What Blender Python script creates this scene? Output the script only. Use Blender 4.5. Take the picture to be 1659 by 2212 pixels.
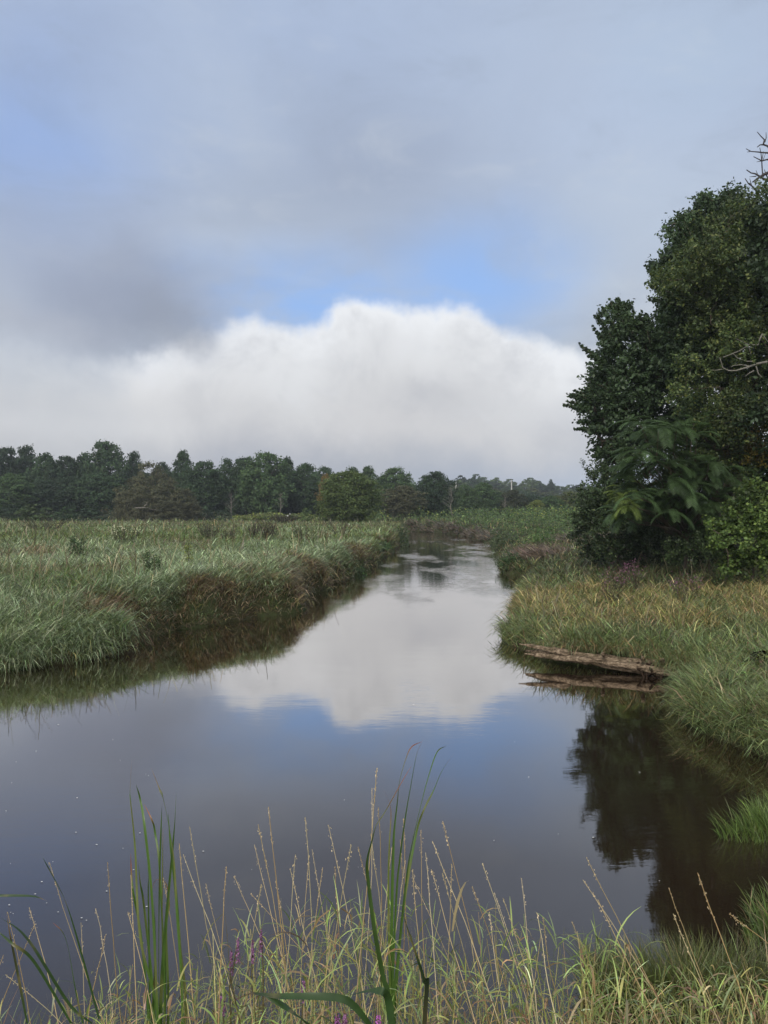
import bpy, math, random
import numpy as np
from mathutils import Vector

for o in list(bpy.data.objects): bpy.data.objects.remove(o)
S = bpy.context.scene
COL = S.collection
rad = math.radians
random.seed(7)
RNG = np.random.default_rng(11)

# ------------------------------------------------------------------ camera
F, CX, CY, CH = 1596.0, 829.5, 1110.0, 3.0       # focal length / centre in photo units, eye height in metres
cam = bpy.data.cameras.new('camera'); co = bpy.data.objects.new('camera', cam); COL.objects.link(co)
co.location = (0, 0, CH); co.rotation_euler = (rad(90.12), 0, 0)
cam.sensor_fit = 'VERTICAL'; cam.sensor_height = 36.0; cam.lens = 36.0 * F / 2212.0
cam.clip_start = 0.05; cam.clip_end = 8000
S.camera = co

# ------------------------------------------------------------------ exposure
S.view_settings.view_transform = 'Standard'; S.view_settings.look = 'None'
S.view_settings.exposure = 0.22; S.view_settings.gamma = 1.0
S.cycles.max_bounces = 6; S.cycles.diffuse_bounces = 3; S.cycles.glossy_bounces = 3
S.cycles.transmission_bounces = 3; S.cycles.volume_bounces = 0; S.cycles.transparent_max_bounces = 4
S.cycles.use_denoising = True; S.cycles.denoising_input_passes = 'RGB_ALBEDO_NORMAL'; S.cycles.denoising_prefilter = 'ACCURATE'
S.cycles.sample_clamp_indirect = 4.0

def srgb(c):
    return tuple((v/255/12.92 if v/255 <= 0.04045 else ((v/255+0.055)/1.055)**2.4) for v in c)

# ------------------------------------------------------------------ node helper
class NT:
    def __init__(s, tree): s.t = tree; s.n = tree.nodes; s.l = tree.links; s.n.clear()
    def new(s, typ, **kw):
        nd = s.n.new(typ)
        for k, v in kw.items(): setattr(nd, k, v)
        return nd
    def put(s, sock, v):
        if isinstance(v, bpy.types.NodeSocket): s.l.new(v, sock)
        elif v is not None:
            if sock.type == 'RGBA' and len(v) == 3: v = (*v, 1)
            sock.default_value = v
    def math(s, op, a, b=None, c=None, clamp=False):
        nd = s.new('ShaderNodeMath', operation=op, use_clamp=clamp)
        for i, v in enumerate((a, b, c)):
            if v is not None: s.put(nd.inputs[i], v)
        return nd.outputs[0]
    def vmath(s, op, a, b=None):
        nd = s.new('ShaderNodeVectorMath', operation=op)
        s.put(nd.inputs[0], a)
        if b is not None: s.put(nd.inputs['Scale' if op == 'SCALE' else 1], b)
        return nd.outputs['Value'] if op in ('LENGTH', 'DOT_PRODUCT', 'DISTANCE') else nd.outputs[0]
    def maprange(s, v, a, b, c=0.0, d=1.0, mode='SMOOTHSTEP'):
        nd = s.new('ShaderNodeMapRange', interpolation_type=mode)
        for i, q in enumerate((v, a, b, c, d)): s.put(nd.inputs[i], q)
        return nd.outputs[0]
    def mix(s, f, a, b, blend='MIX'):
        nd = s.new('ShaderNodeMix', data_type='RGBA', blend_type=blend)
        s.put(nd.inputs[0], f); s.put(nd.inputs[6], a); s.put(nd.inputs[7], b)
        return nd.outputs[2]
    def noise(s, vec, scale, detail=4, rough=0.5, dist=0.0, out=0):
        nd = s.new('ShaderNodeTexNoise')
        if vec is not None: s.put(nd.inputs['Vector'], vec)
        nd.inputs['Scale'].default_value = scale; nd.inputs['Detail'].default_value = detail
        nd.inputs['Roughness'].default_value = rough; nd.inputs['Distortion'].default_value = dist
        return nd.outputs[out]
    def ramp(s, f, stops, interp='LINEAR'):
        nd = s.new('ShaderNodeValToRGB'); s.put(nd.inputs[0], f); cr = nd.color_ramp; cr.interpolation = interp
        while len(cr.elements) > 1: cr.elements.remove(cr.elements[0])
        cr.elements[0].position = stops[0][0]; cr.elements[0].color = (*stops[0][1], 1)
        for p, c in stops[1:]:
            e = cr.elements.new(p); e.color = (*c, 1)
        return nd.outputs[0]

# ------------------------------------------------------------------ world sky: clear-sky texture with cloud layers by direction
SUN_EL, SUN_ROT = rad(32), rad(200)              # low morning sun behind the camera, veiled by cloud
WSTR = 0.1
world = bpy.data.worlds.new('World'); S.world = world; world.use_nodes = True
def build_world():
    N = NT(world.node_tree)
    g = N.new('ShaderNodeTexCoord').outputs['Generated']
    sky = N.new('ShaderNodeTexSky', sky_type='NISHITA')
    sky.sun_disc = False; sky.sun_elevation = SUN_EL; sky.sun_rotation = SUN_ROT
    sky.air_density = 1.3; sky.dust_density = 0.6; sky.ozone_density = 2.5
    sep = N.new('ShaderNodeSeparateXYZ'); N.put(sep.inputs[0], g)
    X, Y, Z = sep.outputs
    az = N.math('ARCTAN2', X, Y); el = N.math('ARCSINE', Z)
    comb = N.new('ShaderNodeCombineXYZ'); N.put(comb.inputs[0], az); N.put(comb.inputs[1], el)
    v0 = comb.outputs[0]
    def ae(xd, yd):
        a = math.atan((xd-CX)/F); return a, math.atan((CY-yd)/F*math.cos(a))
    nbig = N.vmath('SUBTRACT', N.noise(g, 2.6, 5, 0.5, out=1), (0.5, 0.5, 0.5))
    nfin = N.vmath('SUBTRACT', N.noise(g, 11.0, 6, 0.6, out=1), (0.5, 0.5, 0.5))
    vb = N.vmath('ADD', v0, N.vmath('SCALE', nbig, 0.16))          # soft warp
    vb = N.vmath('ADD', vb, N.vmath('SCALE', nfin, 0.03))
    vf = N.vmath('ADD', v0, N.vmath('SCALE', nbig, 0.07))
    vf = N.vmath('ADD', vf, N.vmath('SCALE', nfin, 0.075))
    def blob(v, xd, yd, rx, ry, inner=0.0):
        a, e = ae(xd, yd)
        d = N.vmath('MULTIPLY', N.vmath('SUBTRACT', v, (a, e, 0)), (F/rx, F/ry, 0))
        return N.maprange(N.vmath('LENGTH', d), 1.0, inner, 0, 1)
    S_ = lambda c: tuple(x for x in srgb(c))
    # high veil, by elevation
    elr = N.math('DIVIDE', el, math.pi/2)
    c = N.ramp(elr, [(0.0, S_((168,176,190))), (0.06, S_((172,179,192))), (0.16, S_((176,184,200))), (0.30, S_((166,180,208))),
                     (0.42, S_((163,177,205))), (0.6, S_((178,188,205))), (1.0, S_((200,206,214)))])
    # long soft streaks of light and shade within the veil
    st = N.noise(N.vmath('MULTIPLY', g, (1.0, 1.0, 2.0)), 2.6, 8, 0.58, 0.5)
    c = N.mix(N.maprange(st, 0.44, 0.68, 0, 0.40), c, S_((140,149,170)))
    c = N.mix(N.maprange(st, 0.50, 0.30, 0, 0.5), c, S_((190,198,212)))
    layers = [  # x, y, rx, ry, colour, opacity
        (120, 230, 420, 300, (142,165,212), 0.75), (30, 330, 260, 200, (134,162,217), 0.5),
        (700, 60, 620, 220, (160,176,208), 0.6), (800, 330, 560, 240, (150,162,188), 0.75),
        (1300, 60, 520, 240, (170,184,210), 0.6), (1350, 330, 460, 260, (172,186,213), 0.8), (1500, 120, 240, 240, (168,186,214), 0.5),
        (80, 480, 360, 200, (156,171,202), 0.7), (420, 200, 360, 160, (166,180,207), 0.5),
        (1000, 470, 420, 120, (160,174,202), 0.5), (600, 440, 360, 110, (158,170,194), 0.5),
        (1400, 540, 300, 220, (176,189,212), 0.7), (1250, 620, 200, 220, (172,184,206), 0.6),
    ]
    for x, y, rx, ry, cc, op in layers:
        c = N.mix(N.math('MULTIPLY', blob(vb, x, y, rx, ry), op), c, S_(cc))
    wf = N.noise(N.vmath('MULTIPLY', g, (1.0, 1.0, 2.4)), 5.5, 9, 0.62, 0.7)
    c = N.mix(N.maprange(wf, 0.50, 0.74, 0, 0.20), c, S_((132,142,162)))
    c = N.mix(N.maprange(wf, 0.50, 0.26, 0, 0.26), c, S_((200,206,216)))
    cloud = N.vmath('MULTIPLY', N.vmath('SCALE', c, 1.0/WSTR), (1.0, 1.0, 0.95))
    # clear openings let the sky texture through
    b = N.math('MULTIPLY', blob(vb, 670, 665, 450, 185), 1.0)
    b2 = N.math('MULTIPLY', blob(vb, 1000, 620, 400, 190), 1.0)
    b3 = N.math('MULTIPLY', blob(vb, 100, 250, 330, 190), 0.10)
    b4 = N.math('MULTIPLY', blob(vb, 470, 590, 200, 120), 0.5)
    bm = N.math('MAXIMUM', N.math('MAXIMUM', b, b2), N.math('MAXIMUM', b3, b4))
    wisps = N.maprange(N.noise(N.vmath('MULTIPLY', g, (1, 1, 1.8)), 6.0, 8, 0.6, 0.6), 0.42, 0.70, 1.0, 0.5)
    bm = N.math('MULTIPLY', bm, wisps)
    blue = N.mix(0.8, sky.outputs[0], tuple(x/WSTR for x in S_((143,178,232))))
    c = N.mix(bm, cloud, blue)
    # cumulus bank low over the horizon; its upper edge as a function of azimuth
    sv = N.new('ShaderNodeSeparateXYZ'); N.put(sv.inputs[0], vf)
    az2, el2 = sv.outputs[0], sv.outputs[1]
    edge = [(-400,760),(0,770),(200,775),(380,745),(460,708),(540,700),(640,712),(700,676),(760,652),(830,640),(900,660),(960,664),
            (1010,668),(1080,700),(1150,722),(1230,748),(1350,775),(1659,810),(2200,880)]
    fc = N.new('ShaderNodeFloatCurve'); cm = fc.mapping; cv = cm.curves[0]
    pts = []
    for xd, yd in edge:
        a, e = ae(xd, yd); pts.append(((a+math.pi)/(2*math.pi), e*2.0))
    while len(cv.points) > 2: cv.points.remove(cv.points[0])
    cv.points[0].location = (0, pts[0][1]); cv.points[1].location = (1, pts[-1][1])
    for p in pts: cv.points.new(*p)
    cm.update()
    N.put(fc.inputs['Value'], N.math('MULTIPLY_ADD', az2, 1/(2*math.pi), 0.5))
    ed = N.math('MULTIPLY', fc.outputs[0], 0.5)
    depth = N.math('SUBTRACT', ed, el2)                           # below the edge = inside
    puff = N.noise(g, 7.0, 7, 0.62, 0.3)
    depth_n = N.math('ADD', depth, N.math('MULTIPLY', N.math('SUBTRACT', puff, 0.5), 0.06))
    am = blob(v0, 780, 700, 760, 420, 0.55)                       # where the edge is crisp
    soft = N.maprange(am, 0, 1, 0.16, 0.022)
    cumm = N.maprange(depth_n, N.math('MULTIPLY', soft, -0.5), soft, 0, 1)
    cc = N.ramp(N.maprange(depth_n, -0.02, 0.30, 0, 1, 'LINEAR'),
        [(0.0, S_((212,218,230))), (0.07, S_((233,236,240))), (0.20, S_((216,218,221))), (0.42, S_((204,205,207))), (0.62, S_((198,198,200))),
         (0.80, S_((182,184,188))), (1.0, S_((170,174,182)))])
    cc = N.mix(N.maprange(puff, 0.48, 0.70, 0, 0.42), cc, S_((170,173,181)))
    p2 = N.noise(g, 19.0, 6, 0.6, 0.4)
    cc = N.mix(N.maprange(p2, 0.48, 0.72, 0, 0.22), cc, S_((176,179,186)))
    cc = N.mix(N.maprange(puff, 0.46, 0.28, 0, 0.4), cc, S_((218,220,226)))
    # toward the horizon it greys into the distance
    hz = N.ramp(N.maprange(az, -0.5, 0.5, 0, 1, 'LINEAR'), [(0, S_((170,173,182))), (0.5, S_((160,166,178))), (0.75, S_((168,179,196))), (1, S_((178,190,206)))])
    cc = N.mix(N.maprange(el2, 0.115, 0.03, 0, 0.95), cc, hz)
    for x, y, rx, ry, col, op in [(60, 850, 560, 110, (207,207,208), 0.9), (0, 950, 500, 60, (186,187,190), 0.5), (1280, 900, 200, 120, (182,186,195), 0.5),
                                  (420, 900, 300, 60, (196,197,200), 0.4), (960, 850, 260, 80, (178,180,186), 0.35)]:
        cc = N.mix(N.math('MULTIPLY', blob(vb, x, y, rx, ry), op), cc, S_(col))
    c = N.mix(cumm, c, N.vmath('SCALE', cc, 1.0/WSTR))
    # dark low scud drifting in front on the left
    for x, y, rx, ry, col, op in [(180, 610, 460, 220, (144,154,177), 0.55), (300, 650, 260, 150, (131,139,158), 0.55), (365, 700, 150, 80, (137,144,158), 0.6), (60, 700, 300, 60, (164,169,182), 0.4),
                                  (400, 745, 110, 60, (150,156,168), 0.6)]:
        c = N.mix(N.math('MULTIPLY', blob(vf, x, y, rx, ry), op), c, tuple(q/WSTR for q in S_(col)))
    # brighter overcast added behind the camera on the sun's side to light facing plants
    sd = (math.sin(SUN_ROT)*math.cos(SUN_EL), math.cos(SUN_ROT)*math.cos(SUN_EL), math.sin(SUN_EL))
    dp = N.vmath('DOT_PRODUCT', g, sd)
    c = N.mix(N.maprange(dp, 0.0, 1.0, 0, 1), c, tuple(q/WSTR for q in (1.05, 1.02, .98)))
    bg = N.new('ShaderNodeBackground'); N.put(bg.inputs[0], c); bg.inputs[1].default_value = WSTR
    out = N.new('ShaderNodeOutputWorld'); N.l.new(bg.outputs[0], out.inputs[0])
build_world()

sun = bpy.data.lights.new('sun', 'SUN'); so = bpy.data.objects.new('sun', sun); COL.objects.link(so)
sun.energy = 1.9; sun.angle = rad(10); sun.color = (1.0, 0.93, 0.84)
sdv = Vector((math.sin(SUN_ROT)*math.cos(SUN_EL), math.cos(SUN_ROT)*math.cos(SUN_EL), math.sin(SUN_EL)))
so.rotation_euler = sdv.to_track_quat('Z', 'Y').to_euler()

# ------------------------------------------------------------------ object helpers
def tag(o, label=None, cat=None, group=None, kind=None):
    if label: o['label'] = label
    if cat: o['category'] = cat
    if group: o['group'] = group
    if kind: o['kind'] = kind
    return o
def thing(name, loc, label, cat, group=None):
    o = bpy.data.objects.new(name, None); COL.objects.link(o); o.location = loc; o.empty_display_size = 0.3
    return tag(o, label, cat, group)
def mesh_np(name, V, Fs, mat, parent=None, col=None, smooth=False):
    """V (n,3); Fs list of int arrays (m,k)"""
    me = bpy.data.meshes.new(name)
    V = np.asarray(V, np.float32)
    Fs = [np.asarray(f, np.int32) for f in (Fs if isinstance(Fs, list) else [Fs]) if len(f)]
    me.vertices.add(len(V)); me.vertices.foreach_set('co', V.ravel())
    li = np.concatenate([f.ravel() for f in Fs]); tot = np.concatenate([np.full(len(f), f.shape[1], np.int32) for f in Fs])
    st = np.concatenate([[0], np.cumsum(tot)[:-1]]).astype(np.int32)
    me.loops.add(len(li)); me.loops.foreach_set('vertex_index', li)
    me.polygons.add(len(tot)); me.polygons.foreach_set('loop_start', st)
    if smooth: me.polygons.foreach_set('use_smooth', np.ones(len(tot), bool))
    me.update(calc_edges=True)
    if col is not None:
        a = me.color_attributes.new('Col', 'FLOAT_COLOR', 'POINT')
        c4 = np.ones((len(V), 4), np.float32); c4[:, :3] = col
        a.data.foreach_set('color', c4.ravel())
    me.materials.append(mat)
    o = bpy.data.objects.new(name, me); COL.objects.link(o)
    if parent is not None: o.parent = parent
    return o
def copy_tree(o, parent=None):
    c = o.copy(); COL.objects.link(c); c.parent = parent
    for ch in o.children: copy_tree(ch, c)
    return c
class Geo:
    def __init__(s): s.V = []; s.Q = []; s.C = []; s.n = 0
    def add(s, V, Q, C):
        V = np.asarray(V, float).reshape(-1, 3); Q = np.asarray(Q).reshape(-1, 4)
        C = np.broadcast_to(np.asarray(C, float), V.shape)
        s.V.append(V); s.Q.append(Q+s.n); s.C.append(C); s.n += len(V)
    def build(s, name, mat, parent=None, smooth=False):
        return mesh_np(name, np.concatenate(s.V), [np.concatenate(s.Q)], mat, parent, np.concatenate(s.C), smooth)

# ------------------------------------------------------------------ value noise
_perm = RNG.random((256, 256))
def vnoise(x, y, sc, seed=0):
    x = np.asarray(x, float)/sc + seed*17.3; y = np.asarray(y, float)/sc + seed*7.7
    xi = np.floor(x).astype(int); yi = np.floor(y).astype(int); fx = x-xi; fy = y-yi
    fx = fx*fx*(3-2*fx); fy = fy*fy*(3-2*fy)
    a = _perm[xi % 256, yi % 256]; b = _perm[(xi+1) % 256, yi % 256]
    c = _perm[xi % 256, (yi+1) % 256]; d = _perm[(xi+1) % 256, (yi+1) % 256]
    return (a*(1-fx)+b*fx)*(1-fy)+(c*(1-fx)+d*fx)*fy
def fbm(x, y, sc, seed=0, o=3):
    s = 0; w = 0
    for k in range(o):
        s = s+vnoise(x, y, sc/2**k, seed+k)*0.5**k; w += 0.5**k
    return s/w
sstep = lambda v, a, b: (lambda t: t*t*(3-2*t))(np.clip((np.asarray(v, float)-a)/(b-a), 0, 1))

# ------------------------------------------------------------------ terrain
def at(xd, yd, D):                                # point at distance D seen in direction (xd, yd)
    return np.array([(xd-CX)/F*D, D, CH-(yd-CY)/F*D])
RIV = np.array([(-60,3.6),(-60,34),(-26,20),(-12,14.2),(-8.6,14.0),(-7.3,14.0),(-6.4,14.9),(-5.7,16.1),(-6.0,17.1),(-5.6,18.0),(-4.9,19.1),(-4.2,20.4),(-3.4,21.5),
    (-2.7,22.3),(-2.75,23.2),(-3.1,24.8),(-2.5,28),(-1.8,31.9),(-1.2,36),(-.77,41.6),(.2,52),(1.0,66),(1.9,84),(2.0,98),(-2,108),(-16,112),(-60,106),(-60,126),(-10,134),
    (0,130),(4.5,124),(8.6,114),(10.6,96),(10.8,80),(10.0,68),(8.6,56),(7.6,48),(6.7,42),(6.0,36.4),(7.0,35.3),(6.0,30.3),(5.2,27),(4.55,24),(3.6,20),(3.15,17.8),
    (3.1,16.7),(3.3,15.6),(3.25,15.1),(4.0,14.45),(4.9,13.85),(5.25,13.3),(4.95,12.6),(4.7,11.8),(4.5,10.6),(4.7,9.2),(4.75,8.2),(4.3,7.6),(3.7,7.2),(3.9,6.5),(3.4,5.9),(2.9,5.5),(2.6,5.0),
    (1.9,4.55),(1.0,4.2),(0,4.05),(-1.2,4.0),(-3,3.9),(-10,3.8)])
def river_sd(x, y):
    x = np.asarray(x, float).ravel(); y = np.asarray(y, float).ravel()
    d2 = np.full(x.shape, 1e12); ins = np.zeros(x.shape, bool); n = len(RIV)
    for i in range(n):
        ax, ay = RIV[i]; bx, by = RIV[(i+1) % n]
        ex, ey = bx-ax, by-ay
        t = np.clip(((x-ax)*ex+(y-ay)*ey)/(ex*ex+ey*ey), 0, 1)
        d2 = np.minimum(d2, (x-ax-t*ex)**2+(y-ay-t*ey)**2)
        c = ((ay > y) != (by > y)) & (x < (bx-ax)*(y-ay)/((by-ay) if by != ay else 1e-9)+ax)
        ins ^= c
    d = np.sqrt(d2); d = np.where(ins, -d, d)
    return d+0.75*(fbm(x, y, 1.7, 61, 3)-.5)*sstep(y, 8, 11)*(1+.02*y)*(1-.8*np.exp(-(((x-4)/1.6)**2+((y-14)/1.3)**2)))
XC = lambda y: np.interp(y, [0,20,40,70,96,130,160], [-.5,0,2.5,5.5,6.3,0,-20])
def ground(x, y, sd=None):
    shp = np.shape(x); x = np.asarray(x, float).ravel(); y = np.asarray(y, float).ravel()
    if sd is None: sd = river_sd(x, y)
    sd = sd.ravel()
    left = sstep(XC(y)-x, -0.5, 0.5); far = sstep(y, 100, 112)
    near = 1-sstep(y, 7, 9.5)
    sp = np.maximum(sd, 0)
    # left field
    wl = 0.30+1.0*sstep(-x, 5.2, 7.5)*(1-sstep(y, 15, 19))
    hl = (1.10+0.0042*np.minimum(y, 160))*(1-np.exp(-sp/wl))+0.10*(fbm(x, y, 2.5, 3)-.5)*sstep(sp, 0, 1)
    # right meadow
    hr = 0.22*(1-np.exp(-sp/0.12))+0.5*(1-np.exp(-sp/3.0))+0.018*np.minimum(sp, 12)+0.012*np.clip(y-20, 0, 80)*sstep(sp, 0, 2)+0.12*(fbm(x, y, 1.8, 5)-.5)*sstep(sp, 0, 1)
    hn = np.minimum(0.36*sp, 0.25+0.27*sp)
    hn = np.where(hn > 1.3, 1.3, hn)+0.08*(fbm(x, y, .8, 9)-.5)*sstep(sp, 0, .6)
    h = hl*left+hr*(1-left)
    hf = (0.9+0.007*np.minimum(y, 160))*(1-np.exp(-sp/0.7))
    h = h*(1-far)+hf*far
    h = h*(1-near)+hn*near
    h = np.where(sd < 0, -np.minimum(-sd*0.9, 0.7), h+0.015)
    r = x/np.maximum(y, 1)
    hill = sstep(y, 210, 430)*sstep(r, 0.02, 0.14)*12+sstep(y, 500, 1500)*10
    return (h+hill).reshape(shp)
gz = lambda x, y: float(ground(np.array([x]), np.array([y]))[0])

def node_mat(name):
    m = bpy.data.materials.new(name); m.use_nodes = True; return m, NT(m.node_tree)
def finish(N, sh):
    out = N.new('ShaderNodeOutputMaterial'); N.l.new(sh, out.inputs[0])
def principled(N, col, rough=0.8, spec=0.3, normal=None):
    p = N.new('ShaderNodeBsdfPrincipled'); N.put(p.inputs['Base Color'], col); N.put(p.inputs['Roughness'], rough)
    p.inputs['Specular IOR Level'].default_value = spec
    if normal is not None: N.put(p.inputs['Normal'], normal)
    return p.outputs[0]
def bump(N, h, strength, dist):
    b = N.new('ShaderNodeBump'); N.put(b.inputs['Height'], h); N.put(b.inputs['Strength'], strength); b.inputs['Distance'].default_value = dist
    return b.outputs[0]

def mat_ground():
    m, N = node_mat('soil_and_thatch')
    p = N.new('ShaderNodeTexCoord').outputs['Object']
    n1 = N.noise(p, 0.6, 6, 0.6); n2 = N.noise(p, 9.0, 6, 0.7)
    c = N.ramp(n1, [(0.35, (0.035,0.03,0.017)), (0.5, (0.04,0.05,0.02)), (0.65, (0.035,0.055,0.02))])
    c = N.mix(N.maprange(n2, 0.4, 0.7, 0, 0.5), c, (0.06,0.05,0.032))
    finish(N, principled(N, c, 0.95, 0.1, bump(N, n2, 0.8, 0.05))); return m
M_GROUND = mat_ground()
def build_ground():
    ys = np.concatenate([np.linspace(-12, 3, 30)[:-1], 3*np.exp(np.linspace(0, math.log(3500/3), 520))])
    t = np.linspace(-1, 1, 420); t = np.sign(t)*np.abs(t)**1.5
    Y = np.repeat(ys[:, None], len(t), 1); Xg = t[None, :]*(1.3*np.maximum(Y, 0)+32)
    Zg = ground(Xg, Y)
    V = np.stack([Xg, Y, Zg], -1).reshape(-1, 3)
    r, c = len(ys), len(t); i = np.arange(r*c).reshape(r, c)
    Q = np.stack([i[:-1, :-1], i[:-1, 1:], i[1:, 1:], i[1:, :-1]], -1).reshape(-1, 4)
    o = mesh_np('ground', V, [Q], M_GROUND, smooth=True); tag(o, kind='structure')
build_ground()

def mat_water():
    m, N = node_mat('river_water')
    p = N.new('ShaderNodeTexCoord').outputs['Object']
    # slow swell, fine current ripples stretched across the stream, and calmer / busier patches
    n1 = N.noise(N.vmath('MULTIPLY', p, (0.5, 0.9, 1)), 1.2, 3, 0.5)
    n2 = N.noise(N.vmath('MULTIPLY', p, (1.3, 4.5, 1)), 2.2, 4, 0.55, 0.6)
    n3 = N.noise(N.vmath('MULTIPLY', p, (1.0, 3.0, 1)), 7.0, 3, 0.5, 0.5)
    patch = N.maprange(N.noise(N.vmath('MULTIPLY', p, (0.35, 0.11, 1)), 1.0, 4, 0.6), 0.47, 0.68, 0.12, 1.25)
    sp = N.new('ShaderNodeSeparateXYZ'); N.put(sp.inputs[0], p)
    farr = N.maprange(sp.outputs[1], 8, 60, 0.2, 1.9)
    h = N.math('ADD', N.math('MULTIPLY', n1, 0.3), N.math('MULTIPLY', N.math('ADD', n2, N.math('MULTIPLY', n3, 0.4)), N.math('MULTIPLY', patch, farr)))
    nm = bump(N, h, 0.22, 0.035)
    lw = N.new('ShaderNodeLayerWeight'); lw.inputs['Blend'].default_value = 0.5
    cosv = N.math('SUBTRACT', 1.0, lw.outputs['Facing'])
    f = N.ramp(cosv, [(0.0, (.99,)*3), (0.05, (.94,)*3), (0.12, (.86,)*3), (0.2, (.71,)*3), (0.3, (.45,)*3), (0.42, (.215,)*3), (0.55, (.125,)*3), (0.7, (.08,)*3), (1.0, (.045,)*3)])
    gl = N.new('ShaderNodeBsdfGlossy'); gl.inputs['Roughness'].default_value = 0.025; gl.inputs['Color'].default_value = (.98,.95,.925,1); N.put(gl.inputs['Normal'], nm)
    mud = N.ramp(N.noise(p, 0.35, 3), [(0.35, (0.017,0.0115,0.0075)), (0.65, (0.021,0.0135,0.0085))])
    df = N.new('ShaderNodeBsdfDiffuse'); N.put(df.inputs[0], mud)
    mx = N.new('ShaderNodeMixShader'); N.put(mx.inputs[0], f); N.l.new(df.outputs[0], mx.inputs[1]); N.l.new(gl.outputs[0], mx.inputs[2])
    finish(N, mx.outputs[0]); return m
o = mesh_np('water', [(-90,-2,0),(30,-2,0),(30,150,0),(-90,150,0)], [np.array([[0,1,2,3]])], mat_water()); tag(o, kind='structure')

# ------------------------------------------------------------------ leaf / blade materials
def mat_leaf(name, trans=0.35, rough=0.55, spec=0.35, use_obj=False, gain=1.0):
    m, N = node_mat(name)
    a = N.new('ShaderNodeAttribute', attribute_name='Col').outputs['Color']
    if use_obj:
        a = N.mix(1.0, a, N.new('ShaderNodeObjectInfo').outputs['Color'], 'MULTIPLY')
    if gain != 1.0: a = N.vmath('SCALE', a, gain)
    pr = principled(N, a, rough, spec)
    tr = N.new('ShaderNodeBsdfTranslucent'); N.put(tr.inputs[0], N.mix(1.0, a, (1.0, 1.0, 0.55), 'MULTIPLY'))
    mx = N.new('ShaderNodeMixShader'); mx.inputs[0].default_value = trans
    N.l.new(pr, mx.inputs[1]); N.l.new(tr.outputs[0], mx.inputs[2]); finish(N, mx.outputs[0]); return m
M_GRASS = mat_leaf('grass_blades', 0.25, 0.42, 0.5)
M_LEAF = mat_leaf('tree_leaves', 0.3, 0.5, 0.3)
M_CROWN = mat_leaf('distant_foliage', 0.25, 0.7, 0.2, True)
def mat_bark(name, c1, c2, sc=6):
    m, N = node_mat(name); p = N.new('ShaderNodeTexCoord').outputs['Object']
    n = N.noise(N.vmath('MULTIPLY', p, (1, 1, 0.25)), sc, 6, 0.7)
    finish(N, principled(N, N.ramp(n, [(0.35, c1), (0.65, c2)]), 0.9, 0.15, bump(N, n, 0.7, 0.03))); return m
M_BARK = mat_bark('grey_brown_bark', (0.05,0.04,0.032), (0.12,0.10,0.08))
M_PALE = mat_bark('pale_dead_wood', (0.12,0.115,0.10), (0.24,0.23,0.205), 10)
M_DIM = mat_bark('grey_dead_wood', (0.10,0.10,0.085), (0.18,0.17,0.15), 10)
M_SNAG = mat_bark('dark_dead_wood', (0.035,0.033,0.035), (0.07,0.066,0.066), 10)

# ------------------------------------------------------------------ blade batches
def blades(P, h, phi, lean, curl, width, col, seg=3, psi=None, tip=0.08):
    n = len(P); P = np.asarray(P, float)
    if psi is None: psi = RNG.uniform(0, 2*np.pi, n)
    prof = np.interp(np.linspace(0, 1, seg+1), [0, .35, .7, 1], [.55, 1, .75, tip])
    W = np.stack([np.cos(psi), np.sin(psi), np.zeros(n)], -1)*width[:, None]*0.5
    pts = [P]; cur = P.copy()
    for k in range(seg):
        th = lean+curl*((k+0.5)/seg)**1.3
        stp = (h/seg)[:, None]*np.stack([np.sin(th)*np.cos(phi), np.sin(th)*np.sin(phi), np.cos(th)], -1)
        cur = cur+stp; pts.append(cur)
    V = np.empty((n, seg+1, 2, 3))
    for k, c in enumerate(pts):
        V[:, k, 0] = c-W*prof[k]; V[:, k, 1] = c+W*prof[k]
    base = (np.arange(n)*2*(seg+1))[:, None]
    Q = np.concatenate([base+np.array([2*k, 2*k+1, 2*k+3, 2*k+2])[None] for k in range(seg)])
    C = np.repeat(col, 2*(seg+1), 0)
    return V.reshape(-1, 3), Q, C

def palette(cols, w, n):
    cols = np.array(cols); idx = RNG.choice(len(cols), n, p=np.array(w)/np.sum(w)); c = cols[idx]
    return c*np.exp(RNG.normal(0, .38, (n, 1)))*RNG.uniform(0.9, 1.1, (n, 3))

def grad_sd(x, y, e=0.15):
    gx = (river_sd(x+e, y)-river_sd(x-e, y)); gy = (river_sd(x, y+e)-river_sd(x, y-e))
    return np.arctan2(gy, gx)

def tufts(q, k, rad0, h):
    """replace points by tufts of k blades fanning out; returns points, fan direction, tuft id"""
    n = len(q); T = np.repeat(np.arange(n), k); m = len(T)
    a = RNG.uniform(0, 2*np.pi, m); r = rad0*np.sqrt(RNG.random(m))*np.repeat(RNG.uniform(.5, 1.4, n), k)*(1+0.012*q[T, 1])
    x = q[T, 0]+r*np.cos(a); y = q[T, 1]+r*np.sin(a)
    return x, y, a, r, T
def sample_region(n, D0, D1, power, half=0.60, cond=None, pad=1.5):
    """points with density falling with distance"""
    out = []; got = 0
    while got < n:
        u = RNG.random(n*2)
        k = 2-power
        D = (D0**k+u*(D1**k-D0**k))**(1/k) if abs(k) > 1e-6 else D0*(D1/D0)**u
        x = RNG.uniform(-1, 1, n*2)*(half*D+pad)
        sd = river_sd(x, D); m = sd > 0.0
        if cond is not None: m &= cond(x, D, sd)
        q = np.stack([x[m], D[m], sd[m]], -1); out.append(q); got += len(q)
        if len(q) == 0: break
    return np.concatenate(out)[:n]

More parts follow.
